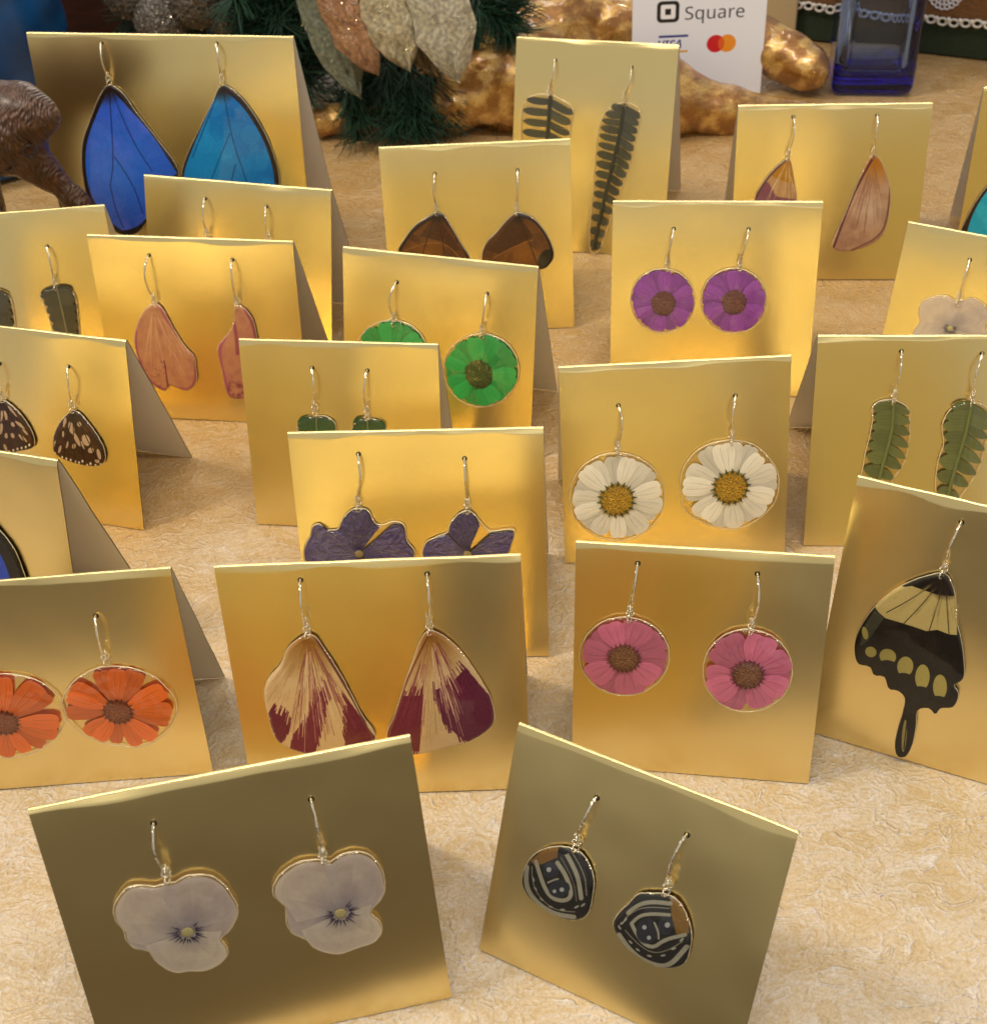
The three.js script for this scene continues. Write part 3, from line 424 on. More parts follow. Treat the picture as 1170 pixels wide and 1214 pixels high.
const P = {
  fill(g, c) { g.fillStyle = c; g.fillRect(-4000, -4000, 9000, 9000); },
  poly(g, c, pts) { g.fillStyle = c; g.beginPath(); pts.forEach((p, i) => (i ? g.lineTo(...p) : g.moveTo(...p))); g.closePath(); g.fill(); },
  line(g, c, w, pts) { g.strokeStyle = c; g.lineWidth = w; g.beginPath(); g.moveTo(...pts[0]); for (let i = 1; i < pts.length - 1; i++) g.quadraticCurveTo(...pts[i], (pts[i][0] + pts[i + 1][0]) / 2, (pts[i][1] + pts[i + 1][1]) / 2); g.lineTo(...pts[pts.length - 1]); g.stroke(); },
  spot(g, c, x, y, rx, ry, a = 0) { g.fillStyle = c; g.beginPath(); g.ellipse(x, y, rx, ry, a, 0, 7); g.fill(); },
  fan(g, c, w, root, to, n, jit) { for (let i = 0; i < n; i++) { const q = to[Math.floor(rnd() * to.length)], t0 = rr(0.1, 0.7), t1 = t0 + rr(0.1, 0.3), x = q[0] + rr(-jit, jit), y = q[1] + rr(-jit, jit); g.globalAlpha = rr(0.2, 0.7); P.line(g, c, w * rr(0.5, 1.3), [[mix(root[0], x, t0), mix(root[1], y, t0)], [mix(root[0], x, t1), mix(root[1], y, t1)]]); } g.globalAlpha = 1; },
  jag(g, c, root, pts, n, len) { P.poly(g, c, pts); for (let i = 0; i < n; i++) { const k = Math.floor(rnd() * pts.length), a = pts[k], b = pts[(k + 1) % pts.length], t = rnd(), x = mix(a[0], b[0], t), y = mix(a[1], b[1], t), dx = x - root[0], dy = y - root[1], L = Math.hypot(dx, dy), l = rr(0.2, 1) * len; P.line(g, c, rr(1.5, 4.5), [[x - dx / L * l, y - dy / L * l], [x + dx / L * l * 0.6, y + dy / L * l * 0.6]]); } },
  mottle(g, c, n, box, r) { for (let i = 0; i < n; i++) { g.globalAlpha = rr(0.05, 0.25); P.spot(g, c, rr(box[0], box[2]), rr(box[1], box[3]), rr(0.3, 1) * r, rr(0.3, 1) * r, rr(0, 3)); } g.globalAlpha = 1; },
  soft(g, c, x, y, r0, r1) { const q = g.createRadialGradient(x, y, r0, x, y, r1); q.addColorStop(0, c); q.addColorStop(1, c + '00'); g.fillStyle = q; g.fillRect(x - r1, y - r1, 2 * r1, 2 * r1); },
};
const DRAW = {
  morpho: [(g) => {
    P.fill(g, '#2a49be'); P.soft(g, '#2a6ad0', 420, 560, 20, 330); P.mottle(g, '#5a6ae0', 60, [300, 320, 600, 800], 40);
    P.line(g, '#1f2360', 3.5, [[380, 300], [400, 540], [385, 640]]); P.line(g, '#1f2360', 3, [[388, 310], [450, 470], [530, 590]]); P.line(g, '#1c1a4a', 3, [[400, 540], [460, 620], [500, 740]]); P.line(g, '#1c1a4a', 3, [[385, 640], [400, 720], [430, 790]]);
    P.line(g, '#22140e', 44, [[365, 290], [310, 400], [276, 500], [276, 600], [296, 690], [350, 775], [420, 825]]); P.soft(g, '#22140e', 372, 300, 22, 70); P.line(g, '#22140e', 20, [[390, 300], [480, 395], [550, 480], [628, 600]]); P.line(g, '#22140e', 44, [[420, 825], [480, 820], [540, 760], [620, 620]]);
  }, (g) => {
    P.fill(g, '#0c62ac'); P.soft(g, '#147fbe', 720, 560, 20, 260); P.mottle(g, '#2a9ad0', 60, [640, 320, 960, 800], 40);
    P.line(g, '#0b3a66', 3.5, [[775, 300], [800, 460], [850, 600], [880, 700]]); P.line(g, '#0b3a66', 3, [[800, 460], [765, 540], [735, 620]]); P.line(g, '#0a2c50', 3, [[765, 310], [720, 420], [670, 540]]); P.line(g, '#0a2c50', 3, [[820, 565], [805, 620], [790, 700]]);
    P.line(g, '#22140e', 44, [[775, 290], [830, 322], [892, 400], [942, 490], [978, 610], [972, 710], [930, 790], [840, 820]]); P.soft(g, '#22140e', 772, 300, 20, 62); P.line(g, '#22140e', 12, [[760, 300], [690, 450], [634, 580], [630, 640]]); P.line(g, '#22140e', 50, [[640, 690], [740, 795], [840, 820]]);
  }],
  spotted: [(g) => {
    P.fill(g, '#341b0e'); P.mottle(g, '#6a3318', 70, [-140, 580, 240, 960], 30);
    for (const s of [[10, 690, 18, 45, 0.2], [45, 680, 13, 35, -0.3], [15, 775, 14, 40, 0.1], [55, 825, 12, 20, 0], [100, 745, 12, 18, -0.6], [150, 750, 10, 45, -0.9], [100, 825, 12, 20, -0.4], [170, 845, 11, 40, -0.8], [185, 800, 7, 30, -0.7], [92, 655, 7, 50, -0.7], [45, 915, 10, 30, -0.3], [-40, 750, 20, 40, 0.4], [-80, 840, 15, 35, 0.3]]) P.spot(g, '#b39474', ...s);
    for (const s of [[70, 945], [100, 935], [130, 925], [160, 918], [190, 910], [215, 895], [20, 950], [-20, 945]]) P.spot(g, '#d8c8a8', s[0], s[1], 7, 11);
    for (const q of [[-100, 900], [0, 950], [90, 940], [200, 900], [235, 840]]) P.line(g, '#241006', 7, [[14, 590], [(14 + q[0]) / 2, (590 + q[1]) / 2 - 20], q]);
  }, (g) => {
    P.fill(g, '#341b0e'); P.mottle(g, '#6a3318', 70, [380, 660, 750, 1050], 30);
    for (const s of [[520, 770, 20, 44, -0.3], [470, 735, 12, 38, 0.1], [560, 850, 14, 58, -0.5], [625, 858, 26, 42, -0.4], [460, 815, 8, 22, 0], [540, 900, 13, 20, 0.2], [490, 890, 9, 26, 0.2], [435, 925, 10, 30, 0.3], [660, 932, 20, 20, 0], [602, 892, 6, 32, -0.4], [575, 745, 13, 19, -0.5], [715, 962, 12, 40, -0.25], [703, 1012, 18, 13, 0.5], [397, 885, 7, 22, 0.2]]) P.spot(g, '#b39474', ...s);
    for (const s of [[398, 958], [450, 985], [480, 995], [512, 1005], [545, 1017], [572, 1024], [598, 1012], [630, 1042], [655, 1030], [690, 1042], [725, 1038]]) P.spot(g, '#dccbb0', s[0], s[1], 7, 11);
    for (const q of [[395, 900], [460, 990], [540, 1020], [620, 1040], [700, 1000], [740, 930]]) P.line(g, '#241006', 6, [[525, 660], [(525 + q[0]) / 2 + 8, (660 + q[1]) / 2 - 14], q]);
  }],
  brownwing: [(g) => {
    P.fill(g, '#5e3513'); P.soft(g, '#7c4a16', 320, 660, 10, 170); P.mottle(g, '#2f1709', 40, [150, 440, 540, 830], 50);
    P.poly(g, '#4a2810', [[362, 440], [270, 560], [400, 590], [440, 640], [500, 640]]); P.line(g, '#8a5520', 5, [[190, 640], [300, 590], [420, 600], [500, 690]]); P.line(g, '#3a1c08', 5, [[362, 440], [300, 600], [270, 740]]); P.line(g, '#3a1c08', 5, [[370, 440], [400, 600], [420, 760]]);
    P.line(g, '#2a1508', 34, [[362, 432], [240, 505], [170, 600], [145, 650]]); P.line(g, '#3a1d0a', 26, [[375, 432], [440, 500], [510, 610], [555, 700]]); P.soft(g, '#20120c', 362, 440, 16, 60);
  }, (g) => {
    P.fill(g, '#5e3513'); P.soft(g, '#85501a', 850, 660, 10, 170); P.mottle(g, '#2f1709', 40, [610, 440, 1010, 830], 50);
    P.poly(g, '#46260e', [[812, 440], [640, 640], [720, 660], [900, 560]]); P.line(g, '#8a5520', 5, [[680, 680], [780, 620], [900, 580]]); P.line(g, '#3a1c08', 5, [[812, 440], [880, 600], [930, 740]]);
    P.line(g, '#2a1508', 30, [[812, 432], [890, 455], [955, 515], [1005, 610], [1016, 680]]); P.spot(g, '#1c0d05', 975, 690, 45, 60, 0.5); P.soft(g, '#20120c', 812, 440, 16, 60); P.line(g, '#4a2a12', 20, [[800, 445], [690, 550], [620, 650]]);
  }],
  tanwing: [(g) => {
    P.fill(g, '#b08455'); P.poly(g, '#a86e18', [[478, 540], [420, 610], [500, 640], [520, 560]]); P.poly(g, '#7a4450', [[360, 640], [410, 630], [440, 680], [505, 690], [505, 780], [360, 780]]); P.soft(g, '#a8701e', 480, 570, 10, 70); P.fan(g, '#d0b080', 3, [478, 552], [[400, 720], [450, 760], [500, 720]], 40, 20); P.line(g, '#5a3020', 9, [[478, 548], [430, 590], [390, 640], [362, 695]]);
  }, (g) => {
    P.fill(g, '#b48d6d'); P.soft(g, '#a8681a', 780, 545, 30, 110); P.mottle(g, '#8f6450', 60, [640, 600, 830, 870], 34); P.soft(g, '#c2a488', 760, 730, 5, 70); P.fan(g, '#8a5c48', 2.5, [775, 545], [[660, 850], [720, 860], [800, 820]], 60, 30);
    P.line(g, '#5a2c30', 8, [[775, 545], [720, 640], [680, 740], [635, 860]]); P.line(g, '#7a5040', 7, [[832, 650], [828, 740], [800, 822], [700, 868]]);
  }],
  petal: [(g) => {
    P.fill(g, '#cbab7e'); P.soft(g, '#8c5a20', 350, 320, 20, 150); P.fan(g, '#a8814e', 2.2, [350, 310], [[220, 560], [300, 690], [400, 700], [540, 650]], 130, 40);
    P.jag(g, '#72283a', [350, 315], [[400, 475], [418, 500], [400, 580], [372, 715], [285, 692], [335, 610]], 110, 40); P.jag(g, '#672535', [350, 315], [[220, 568], [258, 575], [288, 622], [258, 668], [238, 640]], 110, 40); P.jag(g, '#6a2434', [350, 315], [[478, 525], [580, 668], [575, 700], [478, 700]], 110, 40);
    P.fan(g, '#7a3040', 3, [350, 315], [[300, 690], [380, 700], [420, 690], [520, 660]], 110, 26); P.fan(g, '#d8bd94', 2.4, [350, 315], [[330, 700], [400, 700], [460, 690]], 90, 30); P.line(g, '#6a3a2a', 6, [[370, 325], [455, 450], [570, 665]]);
  }, (g) => {
    P.fill(g, '#c9a97c'); P.soft(g, '#8c5a20', 755, 305, 20, 150); P.fan(g, '#a8814e', 2.2, [755, 300], [[650, 660], [760, 700], [930, 600]], 130, 40);
    P.jag(g, '#6a2334', [755, 305], [[660, 512], [727, 508], [722, 600], [716, 700], [640, 695], [604, 660]], 110, 40); P.jag(g, '#5e1f38', [755, 305], [[868, 420], [960, 535], [968, 610], [885, 675], [840, 640], [800, 600], [762, 492], [820, 470]], 110, 40);
    P.fan(g, '#d0b088', 3, [755, 305], [[800, 640], [860, 660], [900, 640], [830, 600]], 90, 24); P.fan(g, '#7a3040', 2.6, [755, 305], [[650, 680], [700, 690], [830, 600], [900, 560]], 80, 26); P.line(g, '#7a4028', 6, [[755, 305], [690, 420], [610, 660]]);
  }],
  brownpetal: [(g) => {
    P.fill(g, '#bb7f58'); P.mottle(g, '#a05a50', 90, [360, 420, 690, 830], 30); P.fan(g, '#d09a70', 3, [460, 370], [[420, 760], [520, 800], [640, 800], [670, 690]], 110, 30);
    P.line(g, '#a3545c', 26, [[362, 510], [358, 600], [405, 730], [450, 790], [520, 826]]); P.mottle(g, '#6e2038', 50, [390, 660, 540, 825], 13); P.line(g, '#7a3040', 7, [[540, 815], [530, 720], [520, 660]]); P.line(g, '#a85a58', 14, [[490, 375], [570, 510], [675, 640]]); P.line(g, '#a85a58', 12, [[548, 800], [640, 826], [684, 780], [682, 700]]);
  }, (g) => {
    P.fill(g, '#b87a58'); P.mottle(g, '#a05a50', 70, [800, 380, 1030, 870], 28); P.line(g, '#964a4e', 20, [[890, 460], [905, 520], [912, 620]]); P.line(g, '#a3545c', 20, [[893, 400], [860, 520], [800, 600], [865, 860]]); P.mottle(g, '#5e1a30', 60, [860, 770, 960, 870], 15); P.line(g, '#964a4e', 14, [[945, 395], [985, 450], [1010, 560]]);
  }],
  swallow: [(g) => {
    P.fill(g, '#16110b'); P.mottle(g, '#2e2418', 60, [230, 540, 620, 850], 40);
    P.poly(g, '#b7a062', [[298, 482], [340, 445], [390, 415], [430, 410], [470, 425], [520, 442], [580, 448], [588, 580], [560, 578], [520, 562], [480, 566], [440, 552], [390, 536], [335, 520], [312, 500]]);
    for (const q of [[400, 540], [490, 568], [560, 578], [340, 500]]) P.line(g, '#3a2f1c', 3.5, [[545, 380], [(545 + q[0]) / 2, (380 + q[1]) / 2 + 8], q]);
    P.fan(g, '#8a7844', 2.5, [545, 375], [[350, 510], [420, 540], [500, 560], [570, 570]], 60, 20); P.poly(g, '#3d3b2c', [[298, 490], [330, 520], [270, 600], [240, 620], [262, 540]]);
    for (const [x, y, rx, ry, a] of [[342, 656, 31, 27, 0.3], [405, 692, 29, 36, 0.15], [467, 730, 26, 46, 0.05], [530, 765, 25, 45, 0], [280, 640, 21, 19, 0.4], [260, 572, 11, 23, -0.2]]) P.spot(g, '#a1914a', x, y, rx, ry, a);
    for (const [x, y] of [[345, 684], [405, 730], [466, 778], [530, 812]]) P.spot(g, '#16110b', x, y, 30, 14, 0.2);
    P.spot(g, '#857740', 400, 950, 9, 62, 0.08); P.line(g, '#16110b', 4, [[412, 880], [398, 1000]]); P.soft(g, '#241a12', 550, 390, 40, 75);
  }],
  eightyeight: [(g) => {
    P.fill(g, '#24211e'); const c = '#8a8470';
    P.poly(g, '#6b4a1a', [[140, 440], [215, 380], [300, 368], [300, 420], [215, 455], [170, 470]]);
    P.line(g, c, 29, [[120, 480], [104, 580], [180, 690], [280, 752], [392, 766]]); P.line(g, c, 24, [[175, 445], [212, 560], [262, 655], [350, 672], [388, 630], [352, 520], [300, 450]]); P.line(g, c, 24, [[345, 395], [415, 500], [436, 655]]);
    P.spot(g, '#2c2d31', 262, 492, 46, 44); P.spot(g, '#2c2d31', 312, 598, 62, 50, -0.2); P.line(g, c, 10, [[248, 562], [280, 545], [306, 540]]);
    for (const s of [[252, 488, 14], [285, 612, 11], [328, 602, 13]]) P.spot(g, '#94938e', s[0], s[1], s[2], s[2]);
    for (const s of [[160, 545, 1.2], [172, 600, 1], [208, 663, 0.7], [260, 706, 0.4], [330, 722, 0.1], [410, 705, -0.5], [445, 695, -0.7]]) P.spot(g, '#8b8878', s[0], s[1], 15, 6, s[2]);
    P.line(g, '#7d7763', 5, [[150, 470], [150, 580], [230, 690], [300, 728], [400, 735]]); P.line(g, '#7d7763', 5, [[375, 385], [455, 500], [465, 640]]); P.line(g, '#6d6858', 4, [[320, 420], [395, 540], [410, 670]]);
    P.line(g, '#14100d', 16, [[440, 415], [480, 520], [490, 640]]); P.spot(g, '#0e0c0a', 330, 390, 30, 14, 0.3);
  }, (g) => {
    P.fill(g, '#24211e'); const c = '#8a8470';
    P.poly(g, '#70501c', [[945, 660], [1010, 705], [1050, 800], [1052, 860], [985, 862], [958, 760]]);
    P.line(g, '#7d7763', 5, [[690, 840], [760, 920], [850, 975], [940, 955], [1020, 905]]); P.line(g, '#7d7763', 5, [[690, 770], [755, 715], [850, 706], [945, 716]]); P.line(g, '#6d6858', 5, [[720, 985], [830, 1062], [940, 1074]]);
    P.line(g, c, 29, [[652, 870], [720, 975], [830, 1040], [940, 1058], [1040, 940]]); P.line(g, c, 23, [[705, 742], [760, 692], [850, 676], [950, 690]]); P.line(g, c, 22, [[728, 800], [775, 900], [850, 945], [920, 890], [1032, 868]]); P.line(g, c, 19, [[728, 800], [765, 755], [850, 742], [945, 752]]);
    P.spot(g, '#2c2d31', 818, 842, 62, 74, 0.2); P.spot(g, '#2c2d31', 925, 812, 44, 54, 0.2); P.line(g, c, 11, [[862, 795], [885, 840], [886, 885]]);
    for (const s of [[804, 820, 13], [830, 880, 12], [935, 808, 15]]) P.spot(g, '#94938e', s[0], s[1], s[2], s[2]);
    for (const s of [[655, 825, 0.9], [690, 780, -0.8], [720, 910, 0.8], [762, 955, 0.6], [830, 990, 0.2], [910, 985, -0.2], [970, 945, -0.4], [1015, 895, -0.7], [670, 800, -0.6]]) P.spot(g, '#8b8878', s[0], s[1], 15, 6, s[2]);
  }],
  darkblue: [(g) => { P.fill(g, '#1c3fae'); P.mottle(g, '#2a5ad0', 30, [-100, 600, 40, 780], 20); P.line(g, '#120c0a', 40, [[-45, 596], [-10, 606], [8, 630], [24, 655], [36, 690], [44, 730], [20, 780], [-60, 780]]); P.line(g, '#0a1a50', 2.5, [[-45, 600], [-20, 690], [-10, 770]]); }],
  turq: [(g) => { P.fill(g, '#189db8'); P.mottle(g, '#4ac0d0', 30, [1130, 200, 1240, 330], 16); P.line(g, '#2a160e', 13, [[1206, 190], [1180, 205], [1150, 240], [1134, 290], [1150, 325]]); P.line(g, '#0a4a60', 2, [[1204, 200], [1180, 260], [1165, 320]]); }],
  hooksonly: [(g) => P.fill(g, '#6a4a2a'), (g) => P.fill(g, '#6a4a2a')],
};
const streak = (() => { // fine lengthwise lines of a dried petal
  const c = document.createElement('canvas'); c.width = 64; c.height = 128; const g = c.getContext('2d');
  g.fillStyle = '#f4f4f4'; g.fillRect(0, 0, 64, 128);
  for (let i = 0; i < 70; i++) { const x = rr(0, 64), d = rnd() < 0.5; g.strokeStyle = d ? `rgba(150,150,150,${rr(0.05, 0.2)})` : `rgba(255,255,255,${rr(0.2, 0.6)})`; g.lineWidth = rr(0.5, 2); g.beginPath(); g.moveTo(mix(32, x, 0.5), 128); g.lineTo(x, rr(0, 60)); g.stroke(); }
  return canvasTex(c);
})();
const petalMats = (hex, spread = 0.17) => [0, 1, 2].map((i) => { const c = col(hex); c.multiplyScalar(1 + spread * (i - 1)); return phy(c, { map: streak, roughness: 0.6, side: THREE.DoubleSide, transmission: 0.12, thickness: 0 }); });

// a flower petal: rounded, slightly cupped sheet from r0 to r1 along direction a
function petalGeo(c, a, r0, r1, width, z, tipPower, cup, notch) {
  const dx = Math.cos(a), dy = Math.sin(a);
  return grid(10, 14, (u, v) => {
    const s = (u - 0.5) * 2, prof = (0.35 + 0.65 * sstep(0, 0.62, v)) * Math.pow(Math.max(0, 1 - Math.pow(v, tipPower)), 0.5);
    const r = mix(r0, r1, v) - (0.045 * s * s + (notch ? 0.04 * Math.exp(-s * s * 14) : 0)) * (r1 - r0) * Math.pow(v, 4), q = s * width * 0.5 * Math.max(prof, v > 0.99 ? 0.78 : 0);
    return [c[0] + dx * r - dy * q, c[1] + dy * r + dx * q, z + cup * (s * s) + 0.12 * Math.sin(v * 9 + a * 3) * (1 - v)];
  });
}
function daisy(t, e, o) {
  const ol = smooth(e.edge, 72), c = e.mid, mats = petalMats(o.petal), R = (a) => rayHit(ol, c, [Math.cos(a), Math.sin(a)]);
  const phase = rnd() * 6;
  for (let k = 0; k < o.n; k++) {
    const a = phase + (k + rr(-0.28, 0.28)) / o.n * Math.PI * 2, R1 = R(a) * rr(o.reach - 0.03, Math.min(0.985, o.reach + 0.03));
    part(t, 'petal', petalGeo(c, a, o.core * 0.6, R1, 2 * Math.PI * R1 / o.n * o.wide * rr(0.85, 1.1), 1.35 + 0.32 * (k % 3) / 2, o.tip ?? 26, -0.18, k % 3 !== 1), mats[k % 3]);
  }
  const teeth = [];
  for (let k = 0; k < o.teeth; k++) { const a = k / o.teeth * Math.PI * 2 + 0.1, g = new THREE.ConeGeometry(o.core * 0.11, o.core * 0.36, 4); g.rotateZ(a - Math.PI / 2); g.translate(c[0] + Math.cos(a) * o.core * 1.08, c[1] + Math.sin(a) * o.core * 1.08, 1.85); teeth.push(g); }
  if (teeth.length) tag(part(t, 'bracts', mergeGeometries(teeth), std(o.bract, { roughness: 0.7 })), null, null, null, 'stuff');
  const disc = new THREE.SphereGeometry(1, 40, 26), q = disc.attributes.position;
  for (let i = 0; i < q.count; i++) { const v = V().fromBufferAttribute(q, i), b = 1 + 0.10 * n3(v.x * 6, v.y * 6, v.z * 6) + 0.07 * n3(v.x * 14, v.y * 14, v.z * 14); q.setXYZ(i, c[0] + v.x * o.core * b, c[1] + v.y * o.core * b, 1.75 + v.z * 0.5 * b + (Math.hypot(v.x, v.y) < 0.4 ? -0.12 : 0)); }
  disc.computeVertexNormals(); part(t, 'flower_centre', disc, std(o.centre, { roughness: 0.8, bumpMap: grainTex, bumpScale: 0.0005, map: grainTint }));
  part(t, 'resin_cover', domed(ol, c, 1.0, 0.8, 1.0, { back: false, rings: 8 }), resin); rim(t, ol, 1.12, 0.25);
}
const grainTex = dataTex(128, (u, v) => { const h = 0.5 + 0.5 * n2(u * 26, v * 26); return [h, h, h]; }, 1);
const grainTint = dataTex(128, (u, v) => { const h = 0.72 + 0.28 * n2(u * 26, v * 26) + 0.08 * n2(u * 60, v * 60); return [h, h, h]; }, 1, true);
function wing(t, e, draw, mode) {
  const ol = smooth(e.edge, mode === 'slab' ? 140 : 84), map = wingTexture(e, ol, draw);
  const m = phy(0xffffff, { map, roughness: 0.55, specularIntensity: 0.25, clearcoat: 0.75, clearcoatRoughness: 0.05, bumpMap: waveTex, bumpScale: 0.0004 });
  part(t, 'wing', mode === 'slab' ? slab(ol, 1.1, 1.6, 0.7) : domed(ol, e.mid, 1.0, 0.7, 1.1), m); rim(t, ol, 1.12, 0.23);
}
function fern(t, e, o) {
  const ol = smooth(e.edge, 90), mats = petalMats(o.leaf, 0.14), rib = [], A = o.axis.map((p) => p);
  const curve = new THREE.CatmullRomCurve3(A.map((p) => V(p[0], p[1], 0)));
  for (let k = 0; k < o.n; k++) {
    const s = (k + 0.55) / o.n, p = curve.getPoint(s), tg = curve.getTangent(s), step = curve.getLength() / o.n;
    for (const sd of [-1, 1]) {
      const ang = sd < 0 ? o.angles[0] : o.angles[1], base = Math.atan2(tg.y, tg.x), a = base + (sd < 0 ? -ang : ang);
      const d = [Math.cos(a), Math.sin(a)], Lh = rayHit(ol, [p.x, p.y], d) * rr(0.93, 0.99), w = step * o.fill[sd < 0 ? 0 : 1] * rr(0.9, 1.1);
      const g = grid(6, 8, (u, v) => { const q = (u - 0.5) * 2 * w * 0.5 * Math.pow(Math.max(0, 1 - Math.pow(v, o.tip)), 0.6) * (0.8 + 0.2 * Math.sin(Math.PI * v)), bend = o.bend * Lh * v * v * sd; return [p.x + d[0] * Lh * v - d[1] * (q + bend), p.y + d[1] * Lh * v + d[0] * (q + bend), 1.5 + 0.15 * (k % 2) + 0.15 * sd * 0.5]; });
      part(t, 'leaflet', g, mats[(k + (sd > 0 ? 1 : 0)) % 3]);
    }
  }
  part(t, 'stem', tube(A.map((p) => [p[0], p[1], 1.8]), o.stem, 30, 6), std(o.rib, { roughness: 0.6 }));
  if (o.convex === false) { part(t, 'resin_cover', slab(ol, 1.0, 1.5, 0.5), resin); } else part(t, 'resin_cover', domed(ol, e.mid, 1.0, 0.8, 1.0, { back: false }), resin);
  rim(t, ol, 1.12, 0.25);
}
function sectors(t, e, o) {                        // petals between the notches of the outline
  const q = []; for (let i = 0; i < e.edge.length; i += 2) q.push([e.edge[i], e.edge[i + 1]]);
  const c = e.mid, n = q.length;
  o.petals.forEach(([a, b, z, tone, tight], k) => {
    const run = [], pull = (p) => [mix(c[0], p[0], 0.86), mix(c[1], p[1], 0.86)];
    if (tight === undefined) run.push(pull(q[(a - 1 + n) % n]));
    for (let i = a; ; i = (i + 1) % n) { run.push(q[i]); if (i === b) break; }
    if (tight === undefined) run.push(pull(q[(b + 1) % n]));
    const sp = new THREE.CatmullRomCurve3(run.map((p) => V(p[0], p[1], 0)), false, 'centripetal').getSpacedPoints(30);
    const g = grid(30, 9, (u, v) => {
      const p = sp[Math.round(u * 30)], sh = tight ?? 1, ang = Math.abs(u - 0.5) * 2, rad = v * (0.975 - 0.03 * Math.pow(ang, 6));
      const wob = 0.35 * n2(p.x * 0.25 + k * 9, p.y * 0.25) * v;
      const mx = mix(sp[15].x, p.x, sh), my = mix(sp[15].y, p.y, sh), x0 = c[0] + (sp[15].x - c[0]) * 0.008, y0 = c[1] + (sp[15].y - c[1]) * 0.008;
      return [mix(x0, mx, rad), mix(y0, my, rad), z + 0.35 * Math.sin(Math.PI * u) * v * (1 - 0.5 * v) + 0.1 * wob];
    });
    part(t, 'petal', g, o.mats[tone]);
  });
  const ol = smooth(e.edge, 100);
  part(t, 'resin_cover', domed(ol, c, 1.0, 0.9, 1.0, { back: false, rings: 8 }), resin); rim(t, ol, 1.12, 0.25);
}
function pansyFace(t, e, s, up) {
  const c = e.mid, st = [];
  for (let k = 0; k < 19; k++) {
    const a = -Math.PI / 2 + (k - 9) / 9 * 2.2 + rr(-0.08, 0.08) + up, r0 = s * rr(0.16, 0.22), r1 = s * rr(0.30, 0.50) * (Math.abs(k - 9) > 7 ? 0.8 : 1), g = new THREE.ConeGeometry(s * 0.02, r1 - r0, 4);
    g.rotateZ(a - Math.PI / 2); g.translate(c[0] + Math.cos(a) * (r0 + r1) / 2, c[1] + Math.sin(a) * (r0 + r1) / 2, 1.95); st.push(g);
  }
  tag(part(t, 'petal_streaks', mergeGeometries(st), std(0x2c2550, { roughness: 0.8 })), 'dark violet lines round the flower centre', null, null, 'stuff');
  const g = new THREE.SphereGeometry(1, 20, 12); g.scale(s * 0.13, s * 0.12, 0.3); g.translate(c[0], c[1], 1.95); part(t, 'flower_centre', g, std(0xb3a878, { roughness: 0.7 }));
}
const pansyTex = (() => {
  const c = document.createElement('canvas'); c.width = c.height = 160; const g = c.getContext('2d');
  g.fillStyle = '#f6f3f2'; g.fillRect(0, 0, 160, 160);
  for (let i = 0; i < 90; i++) { g.globalAlpha = rr(0.04, 0.14); P.spot(g, rnd() < 0.5 ? '#ffffff' : '#c9bfcb', rr(0, 160), rr(0, 160), rr(6, 26), rr(6, 26)); }
  for (let i = 0; i < 60; i++) { g.globalAlpha = rr(0.05, 0.16); const x = rr(0, 160); P.line(g, '#b9aebd', rr(0.6, 1.6), [[mix(80, x, 0.4), 160], [mix(80, x, 0.8), rr(60, 110)], [x, rr(5, 60)]]); }
  g.globalAlpha = 1; const q = g.createLinearGradient(0, 160, 0, 70); q.addColorStop(0, 'rgba(120,116,150,0.42)'); q.addColorStop(1, 'rgba(150,150,190,0)'); g.fillStyle = q; g.fillRect(0, 0, 160, 160);
  return canvasTex(c);
})();
const pansyMats = ['#f3ebe6', '#e6dddd', '#e2dadd', '#f5eee5'].map((h) => phy(h, { map: pansyTex, roughness: 0.6, side: THREE.DoubleSide, transmission: 0.42, thickness: 0 }));
const larkMats = ['#473d80', '#51468c', '#3d3470'].map((h) => phy(h, { map: streak, roughness: 0.55, side: THREE.DoubleSide, bumpMap: waveTex2, bumpScale: 0.0012 }));
const DAISY = {
  orange: { petal: '#f2752c', centre: '#b8602e', bract: '#5a1d0c', n: 14, core: 4.9, teeth: 18, wide: 0.84, reach: 0.95 },
  green: { petal: '#2ab35a', centre: '#62762f', bract: '#1c5a2a', n: 16, core: 6.4, teeth: 0, wide: 1.16, reach: 0.965 },
  purple: { petal: '#9a45bd', centre: '#94525a', bract: '#4a1c44', n: 18, core: 5.6, teeth: 0, wide: 1.2, reach: 0.965 },
  whitedaisy: { petal: '#fcfaf6', centre: '#efba25', bract: '#3c4415', n: 17, core: 6.9, teeth: 18, wide: 1.12, reach: 0.955 },
  pink: { petal: '#dd78a6', centre: '#b0785a', bract: '#6a2c3c', n: 10, core: 5.2, teeth: 22, wide: 1.1, reach: 0.955 },
};
